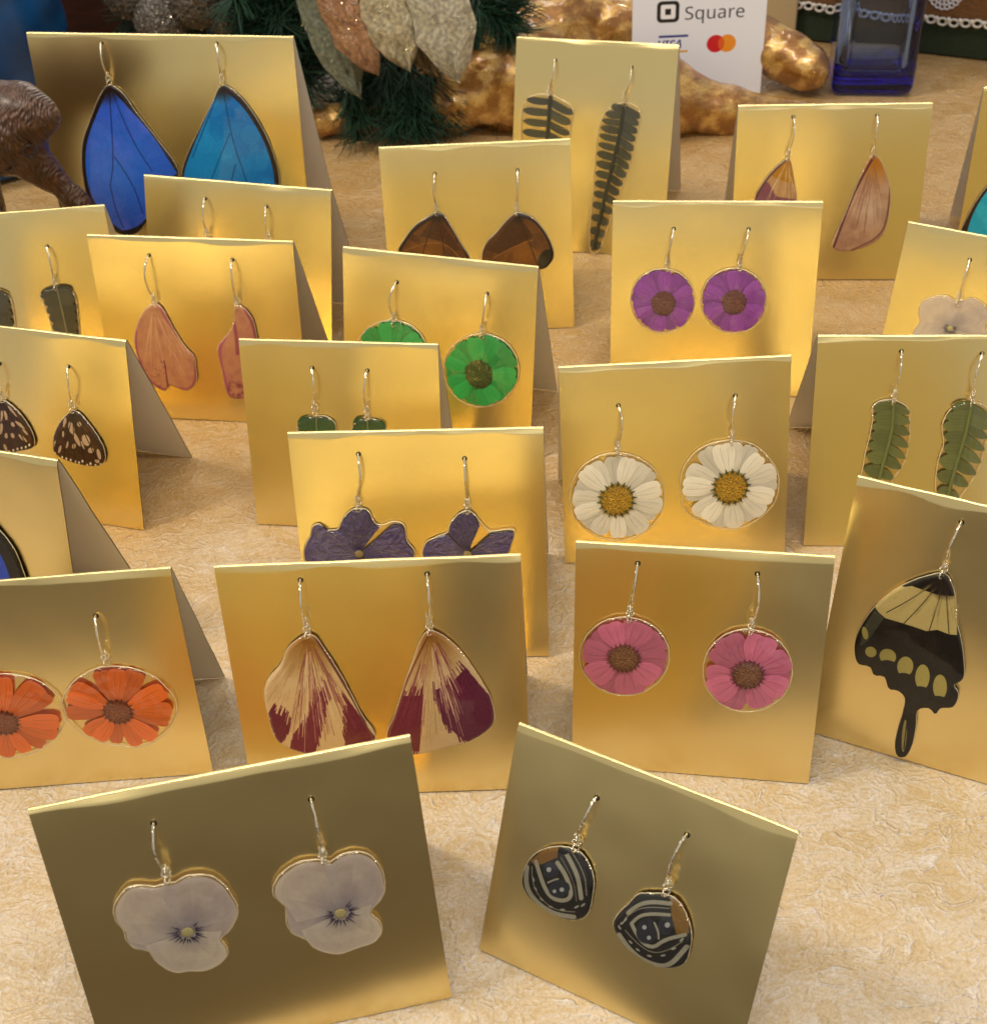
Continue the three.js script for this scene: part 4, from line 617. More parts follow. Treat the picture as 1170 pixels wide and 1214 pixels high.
const FERN = {
  tallfern: (i, e) => ({ leaf: '#45442f', rib: '#35331f', n: i ? 15 : 11, axis: i ? [[16.6, 81], [15.5, 66], [12.5, 48], [9, 28], [5, 2]] : [[-23.4, 83], [-24, 62], [-25, 40], [-26, 20]], angles: [1.5, 1.1], fill: [0.68, 0.72], tip: 9, bend: 0.10, stem: 1.0, convex: false }),
  fernright: (i, e) => ({ leaf: '#6f7842', rib: '#69723c', n: 9, axis: i ? [[15.6, 64], [14.6, 52], [12, 36], [9, 14]] : [[-15, 64.5], [-14.9, 52], [-17, 38], [-20.5, 17]], angles: [1.4, 1.05], fill: [1.2, 0.82], tip: 3, bend: 0.12, stem: 0.8, convex: false }),
  smallfern: (i, e) => ({ leaf: '#335c2c', rib: '#7a8a5a', n: 7, axis: i ? [[11.1, 52], [11, 40], [11, 13]] : [[-10.9, 52.5], [-11.5, 36], [-12, 9]], angles: [1.25, 1.25], fill: [1.3, 1.3], tip: 7, bend: 0.08, stem: 0.3 }),
  fernleft: (i, e) => ({ leaf: '#4c4833', rib: '#7d775c', n: 8, axis: i ? [[17.2, 57], [17.6, 40], [17, 20]] : [[-16.5, 58], [-17, 40], [-17.5, 16]], angles: [1.25, 1.25], fill: [1.3, 1.3], tip: 7, bend: 0.06, stem: 0.45 }),
};
const PANSY = [[[0, 8, 1.45, 0], [8, 10, 1.25, 2], [10, 19, 1.7, 3], [19, 22, 1.35, 1], [22, 0, 1.55, 1]], [[0, 7, 1.45, 0], [7, 10, 1.25, 2], [10, 18, 1.7, 3], [18, 20, 1.35, 1], [20, 0, 1.55, 1]]];
const LARK = [[[20, 3, 1.7, 0, 0.97], [3, 12, 1.4, 1], [12, 14, 1.3, 2], [14, 19, 1.5, 1, 0.95]], [[17, 3, 1.7, 0, 0.95], [3, 8, 1.4, 1, 0.97], [8, 10, 1.3, 2], [10, 16, 1.5, 1, 0.85]]];
const LABEL = {
  pansy_front: ['large white pansy earring under the lower ear wire of the nearest card', 'large white pansy earring nearer the raised corner of the nearest card'],
  eightyeight: ['round striped wing earring with amber patch on its upper left', 'round striped wing earring with amber patch on its right side'],
  orange: ['orange daisy earring cut off by the left edge of the photo', 'whole orange daisy earring beside the card edge'],
  petal: ['cream petal earring with three maroon wedges', 'cream petal earring with a broad maroon right half'],
  larkspur: ['wide violet larkspur earring with many ruffled petals', 'violet larkspur earring with a pointed right petal'],
  smallfern: ['small green fern tip earring further from the green daisies', 'small green fern tip earring nearer the green daisies'],
  green: ['green daisy earring half hidden by the small fern card', 'whole green daisy earring beside the card edge'],
  brownpetal: ['whole pinkish brown petal earring with a notched lower end', 'pinkish brown petal earring half hidden by the small fern card'],
  hooksonly: ['ear wire further from the brown wings, its pendant hidden behind the pinkish petal card', 'ear wire nearer the brown wings, its pendant hidden behind the pinkish petal card'],
  morpho: ['violet blue wing earring with a dark left border', 'cyan blue wing earring with a dark right border'],
  brownwing: ['glossy brown wing earring nearer the blue wings, its lower edge behind the green daisy card', 'glossy brown wing earring with a dark ragged right corner'],
  tallfern: ['short visible dark fern earring half hidden by the brown wing card', 'long dark fern earring that tapers to a point'],
  tanwing: ['tan and purple wing earring half hidden by the purple daisy card', 'whole narrow tan wing earring with amber top'],
  purple: ['purple daisy earring nearer the brown wings', 'purple daisy earring nearer the tan wings'],
  whitedaisy: ['white daisy earring hanging lower on its card', 'white daisy earring hanging higher on its card'],
  pink: ['pink daisy earring nearer the cream and maroon petals', 'pink daisy earring hanging lower, nearer the black tailed wing'],
  fernright: ['olive fern earring nearer the white daisies', 'olive fern earring cut off by the right edge of the photo'],
  swallow: ['black tailed wing earring with cream band and yellow spots'],
  spotted: ['tan spotted brown wing earring cut off by the left edge of the photo', 'whole tan spotted brown wing earring'],
  darkblue: ['black edged blue wing earring behind the orange daisy card'],
  fernleft: ['grey green leaf earring cut off by the left edge of the photo', 'grey green leaf earring with a pale midrib'],
  whitepansy: ['pale pinkish pansy earring behind the olive fern card'],
  turq: ['turquoise wing earring with a dark border'],
};
const seen = {};
for (const e of EARRINGS) {
  const i = seen[e.on] = (seen[e.on] ?? -1) + 1, { m, card, a0, warp } = frames[e.on];
  const t = thing('earring', LABEL[e.on][i], 'earring', 'pressed flower and wing earrings on the cards');
  t.position.setFromMatrixPosition(m); t.quaternion.setFromRotationMatrix(m);
  const [hx, hy] = e.hole, [lx, ly] = e.loop, d = ly - hy, bow = rr(-1.5, 1.5), out = rr(4.4, 5.9);
  part(t, 'ear_wire', tube([[hx, hy - 8, -2.6], [hx, hy - 3, -2.2], [hx, hy + 0.2, -0.6], [hx + 0.03 * (lx - hx), hy + 0.3, 1.0], [mix(hx, lx, 0.2) + bow * 0.6, hy + d * 0.16, out - 1.6], [mix(hx, lx, 0.45) + bow, hy + d * 0.42, out], [mix(hx, lx, 0.8) + bow * 0.5, hy + d * 0.72, out - 0.8], [lx, ly + 2.2, 3.0], [lx, ly + 0.6, 2.6]], 0.42, 48, 7), silver);
  const coil = e.on === 'petal' ? 4.2 : 1.7, cg = [];
  for (let k = 0; k < coil / 0.55; k++) { const r = new THREE.TorusGeometry(0.62, 0.3, 6, 12); r.rotateX(Math.PI / 2 + 0.15); r.translate(lx, ly + 2.0 + k * 0.55, 2.9 + k * 0.16); cg.push(r); }
  part(t, 'wire_coil', mergeGeometries(cg), silver);
  const ring = new THREE.TorusGeometry(1.25, 0.33, 8, 20); ring.rotateY(0.5); ring.translate(lx, ly + 0.6, 2.5); part(t, 'wire_loop', ring, silver);
  const jr = new THREE.TorusGeometry(1.55, 0.3, 8, 20); jr.rotateY(1.1); jr.translate(lx, ly - 1.6, 2.3); part(t, 'jump_ring', jr, silver);
  if (DAISY[e.on]) daisy(t, e, DAISY[e.on]);
  else if (FERN[e.on]) fern(t, e, FERN[e.on](i, e));
  else if (e.on === 'pansy_front') { sectors(t, e, { petals: PANSY[i], mats: pansyMats }); pansyFace(t, e, 14, i ? 0.15 : 0); }
  else if (e.on === 'larkspur') { sectors(t, e, { petals: LARK[i], mats: larkMats }); const g = new THREE.SphereGeometry(1, 16, 10); g.scale(1.6, 1.6, 0.5); g.translate(e.mid[0], e.mid[1], 2.0); part(t, 'flower_centre', g, std(0x8a7a58, { roughness: 0.7 })); }
  else if (e.on === 'whitepansy') { sectors(t, e, { petals: [[0, 6, 1.45, 0], [6, 8, 1.3, 1], [8, 11, 1.6, 3], [11, 14, 1.3, 2], [14, 0, 1.5, 1]], mats: pansyMats }); pansyFace(t, e, 9, 0); }
  else wing(t, e, DRAW[e.on][i], e.on === 'swallow' ? 'slab' : '');
  // the hole in the card
  const hg = new THREE.CircleGeometry(0.95, 14), w = warp(hx, hy), H = part(card, 'punched_hole', hg, holeMat);
  H.position.set(hx * K, (hy * Math.cos(a0) + (w + 0.12) * Math.sin(a0)) * K, (-hy * Math.sin(a0) + (w + 0.12) * Math.cos(a0)) * K); H.rotation.x = -a0;
}

// ------------------------------------------------------------------ behind the cards
// rounded body from tapered bones on a grid: bones are [[x, y, z, r], [x, y, z, r]] in millimetres
function body(bones, lo, size, res, blend, rough, bumpAmp = 0) {
  const mc = new MarchingCubes(res, new THREE.MeshBasicMaterial(), false, false, 200000); mc.isolation = 0;
  const step = size / res, half = res / 2; let k = 0;
  for (let z = 0; z < res; z++) for (let y = 0; y < res; y++) for (let x = 0; x < res; x++) {
    const p = V(lo[0] + x * step, lo[1] + y * step, lo[2] + z * step); let d = 1e3;
    for (const [a, b] of bones) {
      const ab = V(b[0] - a[0], b[1] - a[1], b[2] - a[2]), ap = V(p.x - a[0], p.y - a[1], p.z - a[2]), t = Math.max(0, Math.min(1, ap.dot(ab) / Math.max(1e-6, ab.lengthSq())));
      const q = ap.sub(ab.multiplyScalar(t)).length() - mix(a[3], b[3], t), hh = Math.max(0, blend - Math.abs(d - q)) / blend; d = Math.min(d, q) - hh * hh * blend * 0.25;
    }
    if (bumpAmp) d += bumpAmp * (n3(p.x / rough, p.y / rough, p.z / rough) + 0.4 * n3(p.x * 2.3 / rough, p.y * 2.3 / rough, p.z * 2.3 / rough));
    mc.field[k++] = -d;
  }
  mc.update();
  const n = mc.count, g = new THREE.BufferGeometry(), src = mc.positionArray, pos = new Float32Array(n * 3), uv = new Float32Array(n * 2);
  for (let i = 0; i < n; i++) { for (let j = 0; j < 3; j++) pos[i * 3 + j] = lo[j] + (src[i * 3 + j] * half + half) * step; uv[i * 2] = (pos[i * 3] + pos[i * 3 + 2] * 0.25) / 100; uv[i * 2 + 1] = (pos[i * 3 + 1] - pos[i * 3 + 2] * 0.8) / 100; }
  g.setAttribute('position', new THREE.BufferAttribute(pos, 3)); g.setAttribute('uv', new THREE.BufferAttribute(uv, 2));
  const w = mergeVertices(g, 1e-3); w.computeVertexNormals(); return w;
}
{ // gilded driftwood
  const tint = dataTex(256, (u, v) => { const s = sstep(-0.35, 0.45, fbm(u * 5, v * 5, 4)), f = 1 + 0.12 * n2(u * 60, v * 60); return [mix(0.56, 0.80, s) * f, mix(0.37, 0.64, s) * f, mix(0.14, 0.36, s) * f]; }, 1, true);
  const bmp = dataTex(256, (u, v) => { const h = 0.5 + 0.5 * fbm(u * 9, v * 9, 4); return [h, h, h]; }, 1);
  const m = phy(0xffffff, { map: tint, roughness: 0.38, metalness: 0.45, bumpMap: bmp, bumpScale: 0.0005, clearcoat: 1, clearcoatRoughness: 0.12 });
  part(tag2('gilded_driftwood', 'knobbly gold painted driftwood branch in front of the card reader sign', 'driftwood', 'gold painted driftwood pieces'), 'branch', body([[[120, 21, -808, 24], [160, 11, -803, 14]], [[160, 11, -803, 14], [212, 5, -806, 8]], [[120, 21, -808, 24], [90, 20, -835, 20]]], [50, -4, -900], 180, 80, 12, 40, 1.4), m);
  part(tag2('gilded_driftwood', 'rounded gold driftwood knob between the sign and the blue bottle', 'driftwood', 'gold painted driftwood pieces'), 'branch', body([[[188, 30, -870, 18], [222, 17, -844, 16]]], [140, -4, -930], 120, 60, 8, 30, 1.5), m);
  part(tag2('gilded_driftwood', 'large amber driftwood root behind the fern card and garland', 'driftwood', 'gold painted driftwood pieces'), 'branch', body([[[-10, 22, -832, 23], [34, 25, -832, 26]], [[34, 25, -832, 26], [50, 34, -870, 25]], [[34, 26, -862, 26], [62, 42, -884, 24]], [[62, 42, -884, 24], [110, 34, -885, 22]], [[34, 36, -870, 22], [30, 74, -900, 14]], [[-10, 18, -832, 18], [-95, 9, -828, 9]]], [-130, -4, -990], 260, 96, 12, 34, 3), m);
}
function tag2(name, label, category, group) { return thing(name, label, category, group); }
{ // carved figurine
  const t = thing('carved_figurine', 'dark carved wooden animal figure with incised rings and fine fur lines', 'figurine');
  const fur = dataTex(512, (u, v) => { const a = n2(u * 64 + n2(u * 5, v * 5), v * 15), h = 0.5 + 0.42 * a; return [h, h, h]; }, 1);
  const tint = dataTex(256, (u, v) => { const h = 0.5 + 0.5 * fbm(u * 8, v * 8, 3); return [mix(0.24, 0.40, h), mix(0.14, 0.245, h), mix(0.07, 0.135, h)]; }, 1, true);
  const wood = phy(0xffffff, { map: tint, roughness: 0.42, bumpMap: fur, bumpScale: 0.0022, clearcoat: 0.5, clearcoatRoughness: 0.3 });
  part(t, 'body', body([[[-262, 100, -650, 24], [-232, 104, -645, 21]], [[-234, 106, -645, 19.5], [-218, 112, -642, 12]], [[-218, 112, -642, 12], [-208, 110, -640, 7]], [[-232, 98, -645, 17], [-219, 80, -645, 7]], [[-219, 80, -645, 7], [-206, 61, -645, 4.5]], [[-206, 61, -645, 4.5], [-192, 5, -640, 5]], [[-262, 96, -650, 20], [-262, 6, -650, 11]]], [-300, -3, -720], 150, 72, 9, 10, 0.4), wood);
  for (const [cx, cy, cz, R0, dx, dy, r] of [[-228, 106, -645, 17.5, -0.1, 0.62, 4.2], [-226, 104, -644.5, 17.2, 0.02, 0.22, 4.6], [-222, 98, -645, 15.8, 0.28, -0.02, 3.2], [-227, 97, -645, 17.4, -0.1, -0.22, 3.4], [-222, 108, -643.5, 15.5, 0.3, 0.55, 2.6]]) {
    const d = V(dx, dy, 0.85).normalize(), g = new THREE.TorusGeometry(r, 0.9, 8, 24); g.applyQuaternion(new THREE.Quaternion().setFromUnitVectors(V(0, 0, 1), d)); g.translate(cx + d.x * (R0 + 1.2), cy + d.y * (R0 + 1.2), cz + d.z * (R0 + 1.2)); part(t, 'carved_ring', g, wood);
  }
}
{ // blue vase
  const g = new THREE.LatheGeometry([[0, 0], [46, 0], [52, 4], [64, 40], [68, 80], [64, 120], [52, 160], [40, 190], [44, 204], [40, 204], [36, 190]].map(([r, y]) => new THREE.Vector2(r, y)), 64);
  g.translate(-312, 0, -835);
  const smear = dataTex(256, (u, v) => { const h = 0.85 + 0.25 * fbm(u * 6, v * 14, 3); return [h, h, h]; }, 1, true);
  tag(part(scene, 'blue_vase', g, phy(col().setRGB(0.0, 0.065, 0.22), { map: smear, roughness: 0.35, clearcoat: 0.3 })), 'tall deep blue vase behind the carved figurine', 'vase');
  const b = new RoundedBoxGeometry(95, 130, 60, 3, 3); b.translate(-232, 65, -975);
  const grain = dataTex(256, (u, v) => { const h = 0.5 + 0.5 * fbm(u * 3, v * 26, 3); return [mix(0.14, 0.26, h), mix(0.05, 0.11, h), mix(0.025, 0.06, h)]; }, 1, true);
  tag(part(scene, 'wooden_box', b, phy(0xffffff, { map: grain, roughness: 0.5 })), 'dark red brown wooden box behind the widest card', 'box');
}
{ // pine garland with its glittered balls and leaves
  seed = 4242;
  const t = thing('pine_garland', 'bushy dark green artificial pine garland behind the cards', 'garland');
  const mats = [], q = new THREE.Quaternion(), up = V(0, 1, 0), twigs = [];
  const spray = (a, b, n, len) => {
    const A = V(...a), B = V(...b), dir = B.clone().sub(A), L = dir.length(); dir.normalize();
    twigs.push(tube([a, [(a[0] + b[0]) / 2 + rr(-4, 4), (a[1] + b[1]) / 2 + rr(-4, 4), (a[2] + b[2]) / 2], b], 0.8, 8, 5));
    for (let i = 0; i < n; i++) {
      const s = rnd(), p = A.clone().lerp(B, s), w = V(rr(-1, 1), rr(-1, 1), rr(-1, 1)).cross(dir).normalize(), d = dir.clone().multiplyScalar(rr(0.45, 0.95)).add(w.multiplyScalar(rr(0.6, 1))).normalize(), l = len * rr(0.7, 1.15);
      if (p.y + d.y * l < 1) d.y = Math.abs(d.y) * 0.3;
      q.setFromUnitVectors(up, d.normalize());
      mats.push(new THREE.Matrix4().compose(p.add(d.clone().multiplyScalar(l / 2)).multiplyScalar(K), q, V(K, l * K, K)));
    }
  };
  const spots = [];
  for (let i = 0; i < 54; i++) { const x = rr(-125, 22), y = rr(6, 96), z = y > 40 ? rr(-935, -862) : rr(-915, -832); spots.push([x, y, z]); }
  for (const [x, y, z] of spots) { const a = rr(0, 6.28); spray([x, y, z], [x + Math.cos(a) * rr(18, 40), Math.max(3, y + Math.sin(a) * 24 - 6), z + rr(4, 26)], 120, 24); }
  for (let i = 0; i < 12; i++) { const x = rr(-75, -20); spray([x, rr(34, 50), -822], [x + rr(-8, 12), rr(4, 18), -806 + rr(-6, 6)], 110, 22); }
  for (let i = 0; i < 10; i++) { const x = rr(-225, -125); spray([x, rr(30, 70), rr(-930, -885)], [x + rr(-30, 30), rr(20, 95), rr(-920, -880)], 120, 22); }
  for (let i = 0; i < 26; i++) { const x = rr(-150, 0); spray([x, rr(20, 110), rr(-985, -925)], [x + rr(-30, 30), rr(20, 130), rr(-960, -900)], 120, 26); }
  for (let i = 0; i < 10; i++) { const x = rr(-128, -100); spray([x, rr(50, 110), rr(-870, -840)], [x + rr(-10, 20), rr(60, 120), rr(-850, -822)], 120, 24); }
  for (let i = 0; i < 14; i++) { const x = rr(-135, -95); spray([x, rr(30, 100), rr(-880, -830)], [x + rr(-16, 22), rr(20, 100), rr(-850, -812)], 110, 24); }
  for (let i = 0; i < 5; i++) spray([8, rr(62, 96), -835], [rr(18, 40), rr(52, 84), rr(-830, -820)], 90, 22);
  const ng = new THREE.CylinderGeometry(0.18, 0.55, 1, 4, 1), inst = new THREE.InstancedMesh(ng, std(0xffffff, { roughness: 0.55 }), mats.length), cA = new THREE.Color();
  mats.forEach((m, i) => { inst.setMatrixAt(i, m); const g = rr(0.4, 1.25); inst.setColorAt(i, cA.setRGB(0.008 * g, 0.045 * g, 0.02 * g)); });
  inst.name = 'needles'; inst.userData.kind = 'stuff'; inst.castShadow = inst.receiveShadow = true; t.add(inst);
  tag(part(t, 'twigs', mergeGeometries(twigs), std(0x2a1c10, { roughness: 0.9 })), null, null, null, 'stuff');
  const glit = dataTex(512, (u, v) => { const h = 0.5 + 0.3 * n2(u * 44, v * 44) + 0.3 * n2(u * 20, v * 20) + 0.15 * n2(u * 90, v * 90); return [h, h, h]; }, 1);
  const flecks = dataTex(512, (u, v) => { const h = 0.86 + 0.14 * n2(u * 8, v * 8) + 0.5 * Math.pow(Math.max(0, n2(u * 60 + 9, v * 60)), 3); return [h, h, h]; }, 1, true);
  const glitter = (c, metal = 0.3) => phy(c, { metalness: metal, roughness: 0.28, map: flecks, clearcoat: 0.6, clearcoatRoughness: 0.2, bumpMap: glit, bumpScale: 0.0022 });
  const flakeMat = (c) => std(c, { metalness: 1, roughness: 0.22, side: THREE.DoubleSide });
  const flakes = (g, n, r) => {                    // small metal flakes strewn over a surface, each tilted its own way
    const p = g.attributes.position, nn = g.attributes.normal, out = [], z = V(0, 0, 1);
    for (let i = 0; i < n; i++) { const k = Math.floor(rnd() * p.count), d = V().fromBufferAttribute(nn, k), f = new THREE.CircleGeometry(r * rr(0.5, 1.2), 5); if (d.z < 0) d.negate(); const up = d.clone(); d.add(V(rr(-1, 1), rr(-1, 1), rr(-1, 1)).multiplyScalar(0.55)).normalize(); f.applyQuaternion(new THREE.Quaternion().setFromUnitVectors(z, d)); f.translate(p.getX(k) + rr(-0.7, 0.7) + up.x * 0.35, p.getY(k) + rr(-0.7, 0.7) + up.y * 0.35, p.getZ(k) + up.z * 0.35); out.push(f); }
    return mergeGeometries(out);
  };
  const leaf = (name, label, base, tip, width, bend, mat) => {
    const A = V(...base), D = V(...tip).sub(A), L = D.length(), ax = D.normalize(), nr = V(0.05, 0.45, 0.9), sx = nr.clone().cross(ax).normalize(); nr.copy(ax.clone().cross(sx).normalize());
    const o = rnd() * 50, g = grid(16, 24, (u, v) => {
      const s = (u - 0.5) * 2, w = width * 0.5 * Math.pow(Math.sin(Math.PI * Math.min(0.999, 0.16 + 0.84 * v * (0.72 + 0.28 * v))), 0.75) * (1 + 0.10 * n2(v * 4 + o, s > 0 ? 3 : 9));
      const h = -5.5 * s * s + bend * Math.sin(v * 2.4) + 2.4 * n2(v * 3 + o, s * 1.5) + 0.7 * n2(v * 9 + o, s * 4) - 2.0 * Math.exp(-s * s * 60);
      const p = A.clone().addScaledVector(ax, L * v).addScaledVector(sx, s * w).addScaledVector(nr, h); return [p.x, p.y, p.z];
    });
    const UV = g.attributes.uv; for (let i = 0; i < UV.count; i++) UV.setXY(i, UV.getX(i) * width / 34, UV.getY(i) * L / 34);
    g.computeVertexNormals(); const fl = flakes(g, 130, 0.42), k = thing(name); part(k, 'leaf_blade', g, mat); mat.side = THREE.DoubleSide;
    tag(part(k, 'glitter', fl, flakeMat(mat.color.clone().lerp(col(0xfff0d0), 0.5))), null, null, null, 'stuff'); return tag(k, label, 'leaf', 'glittered poinsettia leaves on the garland');
  };
  leaf('glitter_leaf', 'grey green glittered leaf, leftmost of the poinsettia', [-90, 108, -806], [-65, 38, -796], 26, 3, glitter(col().setRGB(0.36, 0.39, 0.27)));
  leaf('glitter_leaf', 'copper glittered poinsettia leaf between grey and champagne ones', [-78, 106, -800], [-52, 54, -791], 25, 5, glitter(col().setRGB(0.78, 0.40, 0.19)));
  leaf('glitter_leaf', 'champagne glittered poinsettia leaf with a sharp midrib', [-50, 112, -800], [-33, 56, -790], 31, 4, glitter(col().setRGB(0.95, 0.80, 0.50)));
  leaf('glitter_leaf', 'large pale silver gold leaf, rightmost of the poinsettia', [-18, 118, -802], [-4, 48, -788], 37, 6, glitter(col().setRGB(0.97, 0.86, 0.62)));
  leaf('glitter_leaf', 'dull amber leaf under the silver gold poinsettia leaf', [-34, 92, -806], [-14, 46, -796], 24, 2, glitter(col().setRGB(0.30, 0.20, 0.07)));
  const ballTint = glitter(col().setRGB(0.34, 0.28, 0.22), 0.3); ballTint.bumpScale = 0.004;
  for (const [x, y, z, r, lb] of [[-166, 84, -862, 19, 'grey brown glittered ball nearest the needles above the blue wings'], [-190, 70, -858, 16, 'grey brown glittered ball lowest of the cluster'], [-208, 86, -872, 17, 'grey brown glittered ball furthest left in the cluster'], [-150, 66, -862, 10, 'smallest grey brown glittered ball at the card top']]) {
    const k = thing('glitter_ball', lb, 'ornament', 'glittered balls in the garland'), g = mergeVertices(new THREE.IcosahedronGeometry(r, 24).deleteAttribute('uv').deleteAttribute('normal')), p = g.attributes.position, uv = new Float32Array(p.count * 2);
    for (let i = 0; i < p.count; i++) { const v = V().fromBufferAttribute(p, i), b = 1 + 0.06 * n3(v.x / 3, v.y / 3, v.z / 3) + 0.05 * n3(v.x / 1.2, v.y / 1.2, v.z / 1.2); v.multiplyScalar(b); p.setXYZ(i, v.x + x, v.y * 1.1 + y, v.z + z); uv[i * 2] = (v.x + v.z * 0.5) / 30; uv[i * 2 + 1] = (v.y - v.z * 0.5) / 30; }
    g.setAttribute('uv', new THREE.BufferAttribute(uv, 2)); g.computeVertexNormals();
    const fl = flakes(g, 420, 0.45); part(k, 'ball', g, ballTint); tag(part(k, 'glitter', fl, flakeMat(col(0xc8b8a4))), null, null, null, 'stuff'); part(k, 'stem', tube([[x, y - r * 0.8, z], [x + 3, y * 0.4, z - 4], [x, 0.5, z - 6]], 1.2, 10, 6), std(0x241a12));
  }
}
{ // card reader sign
  const c = document.createElement('canvas'); c.width = 680; c.height = 880; const g = c.getContext('2d'), s = 8; // 85 x 110 mm, 8 px per mm
  g.fillStyle = '#eceefb'; g.fillRect(0, 0, 680, 880);
  const X = (px) => (px - 752) * 0.527 * s, Y = (py) => (110 - (66.5 - py * 0.49)) * s;
  g.fillStyle = '#1c1c24'; g.beginPath(); g.roundRect(X(781), Y(4), X(808) - X(781), Y(32) - Y(4), 24); g.fill();
  g.fillStyle = '#f2f2fa'; g.beginPath(); g.roundRect(X(785.5), Y(8.6), X(803.5) - X(785.5), Y(27.4) - Y(8.6), 10); g.fill();
  g.fillStyle = '#1c1c24'; g.beginPath(); g.roundRect(X(791), Y(14), X(798) - X(791), Y(22) - Y(14), 4); g.fill();
  g.fillStyle = '#30303c'; g.font = `${Math.round((Y(33) - Y(9)) * 0.98)}px sans-serif`; g.textBaseline = 'alphabetic';
  { const w = g.measureText('Square').width, W = X(888) - X(814); g.save(); g.translate(X(814), Y(29.5)); g.scale(W / w, 1); g.fillText('Square', 0, 0); g.restore(); }
  g.fillStyle = '#26348c'; g.fillRect(X(784), Y(49), X(820) - X(784), 12);
  g.font = 'italic bold 60px sans-serif'; g.fillText('VISA', X(781), Y(66.5)); g.fillStyle = '#e0a030'; g.fillRect(X(784), Y(70), X(820) - X(784), 10);
  g.fillStyle = '#d0202c'; g.beginPath(); g.arc(X(854), Y(63), 46, 0, 7); g.fill(); g.fillStyle = '#f0962e'; g.beginPath(); g.arc(X(868), Y(63), 46, 0, 7); g.fill();
  g.fillStyle = '#e0602a'; g.save(); g.beginPath(); g.arc(X(854), Y(63), 46, 0, 7); g.clip(); g.beginPath(); g.arc(X(868), Y(63), 46, 0, 7); g.fill(); g.restore();
  const t = thing('payment_sign', 'white card reader sign with a black square logo and red and orange circles', 'sign');
  t.position.set(0.1512, -0.0, -0.847); t.rotation.set(-0.03, -0.05, 0);
  const b = new RoundedBoxGeometry(85, 110, 3, 2, 1.2); b.translate(0, 55, -1.6); part(t, 'placard', b, std(0xe8e8f2, { roughness: 0.4 }));
  const f = new THREE.PlaneGeometry(84.4, 109.4); f.translate(0, 55, 0.05); part(t, 'printed_face', f, phy(0xffffff, { map: canvasTex(c), roughness: 0.35 }));
}
{ // square cobalt bottle
  const t = thing('glass_bottle', 'square cobalt blue glass bottle standing behind the tan wing card', 'bottle');
  t.position.set(0.2675, 0, -0.853); t.rotation.y = -10 * Math.PI / 180;
  const o = new RoundedBoxGeometry(52, 170, 46, 6, 6); o.translate(0, 85.4, 0);
  const i = new RoundedBoxGeometry(43, 156, 37, 6, 9); i.translate(0, 90, 0); const ix = i.index; if (ix) { for (let k = 0; k < ix.count; k += 3) { const a = ix.getX(k); ix.setX(k, ix.getX(k + 1)); ix.setX(k + 1, a); } } else { const P_ = i.attributes.position; for (let k = 0; k < P_.count; k += 3) for (const nm of ['position', 'normal', 'uv']) { const A = i.attributes[nm], z = A.itemSize; for (let j = 0; j < z; j++) { const a = A.array[k * z + j]; A.array[k * z + j] = A.array[(k + 1) * z + j]; A.array[(k + 1) * z + j] = a; } } }
  const nn = i.attributes.normal; for (let k = 0; k < nn.array.length; k++) nn.array[k] *= -1;
  part(t, 'glass_body', mergeGeometries([o, i]), phy(0xffffff, { transmission: 1, thickness: 0.004, roughness: 0.03, ior: 1.5, attenuationColor: col().setRGB(0.20, 0.36, 0.90), attenuationDistance: 0.014 }));
  const n = new THREE.CylinderGeometry(13, 15, 34, 32); n.translate(0, 187, 0); part(t, 'neck', n, phy(col().setRGB(0.2, 0.3, 0.85), { transmission: 1, thickness: 0, roughness: 0.04 }));
}
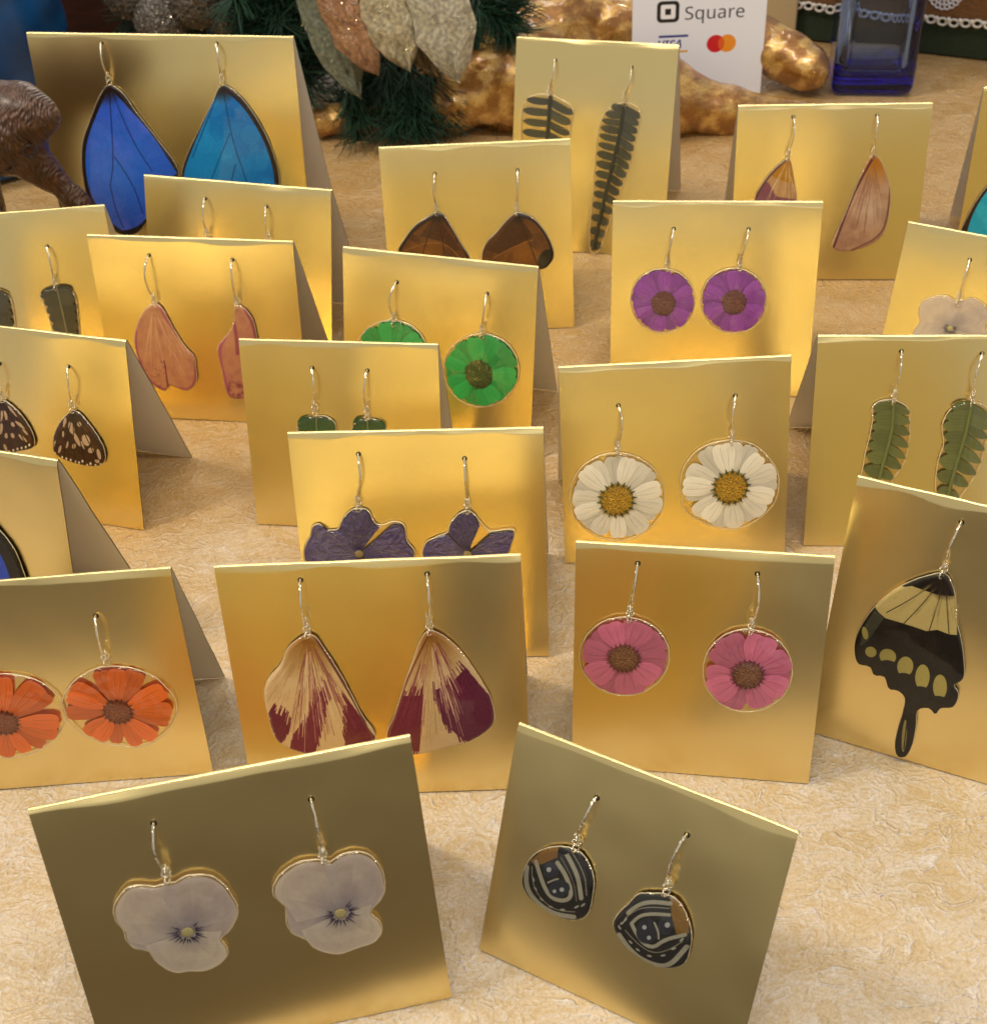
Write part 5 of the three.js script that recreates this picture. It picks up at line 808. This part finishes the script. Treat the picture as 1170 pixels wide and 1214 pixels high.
{ // tan block and lace-trimmed box
  const b = new RoundedBoxGeometry(26, 34, 46, 2, 1.5); b.translate(0, 17, 0); const t = part(scene, 'tan_box', b, std(col().setRGB(0.52, 0.38, 0.19), { roughness: 0.8 }));
  t.position.set(0.2255, 0, -0.948); t.rotation.y = -0.25; tag(t, 'small plain tan box between the sign and the lace trimmed box', 'box');
  const k = thing('trinket_box', 'dark green box with a brown lid edged in white lace', 'box'); k.position.set(0.3135, 0, -0.936); k.rotation.y = -0.44;
  const felt = dataTex(256, (u, v) => { const h = 0.5 + 0.5 * fbm(u * 30, v * 30, 3); return [h, h, h]; }, 1);
  const lid = dataTex(256, (u, v) => { const h = 0.5 + 0.5 * fbm(u * 22, v * 22, 3); return [mix(0.36, 0.56, h), mix(0.24, 0.38, h), mix(0.13, 0.2, h)]; }, 1, true);
  const base = new RoundedBoxGeometry(150, 26, 80, 3, 2); base.translate(0, 13, 0); part(k, 'base', base, std(col().setRGB(0.022, 0.036, 0.016), { roughness: 0.95, bumpMap: felt, bumpScale: 0.001 }));
  const top = new RoundedBoxGeometry(156, 34, 86, 3, 3); top.translate(0, 43.2, 0); part(k, 'lid', top, std(0xffffff, { map: lid, roughness: 0.95, bumpMap: felt, bumpScale: 0.001 }));
  const lace = []; for (let x = -76; x <= 76; x += 7.5) { const g = new THREE.TorusGeometry(2.6, 0.9, 6, 14); g.scale(1.1, 0.9, 0.6); g.translate(x, 25.5 + 0.6 * Math.sin(x), 43.8); lace.push(g); const d = new THREE.SphereGeometry(1.5, 8, 6); d.translate(x + 3.7, 27, 43.8); lace.push(d); }
  tag(part(k, 'lace_trim', mergeGeometries(lace), std(0xd8d2c8, { roughness: 0.9 })), 'white scalloped lace along the lid', null, null, 'stuff');
  const rose = []; for (let r = 0; r < 4; r++) for (let j = 0; j < 4 + r * 5; j++) { const a = j / (4 + r * 5) * 6.283, g = new THREE.TorusGeometry(1.7, 0.7, 5, 10); g.translate(28 + Math.cos(a) * r * 3.1, 44 + Math.sin(a) * r * 3.1, 44 - r * 0.2); rose.push(g); }
  tag(part(k, 'lace_rosette', mergeGeometries(rose), std(0xd4d0d4, { roughness: 0.9 })), 'round white lace piece on the lid front', null, null, 'stuff');
}
scene.traverse((o) => { if (o.userData.stem) delete o.userData.stem; });
scene.updateMatrixWorld(true);
renderer.render(scene, camera);
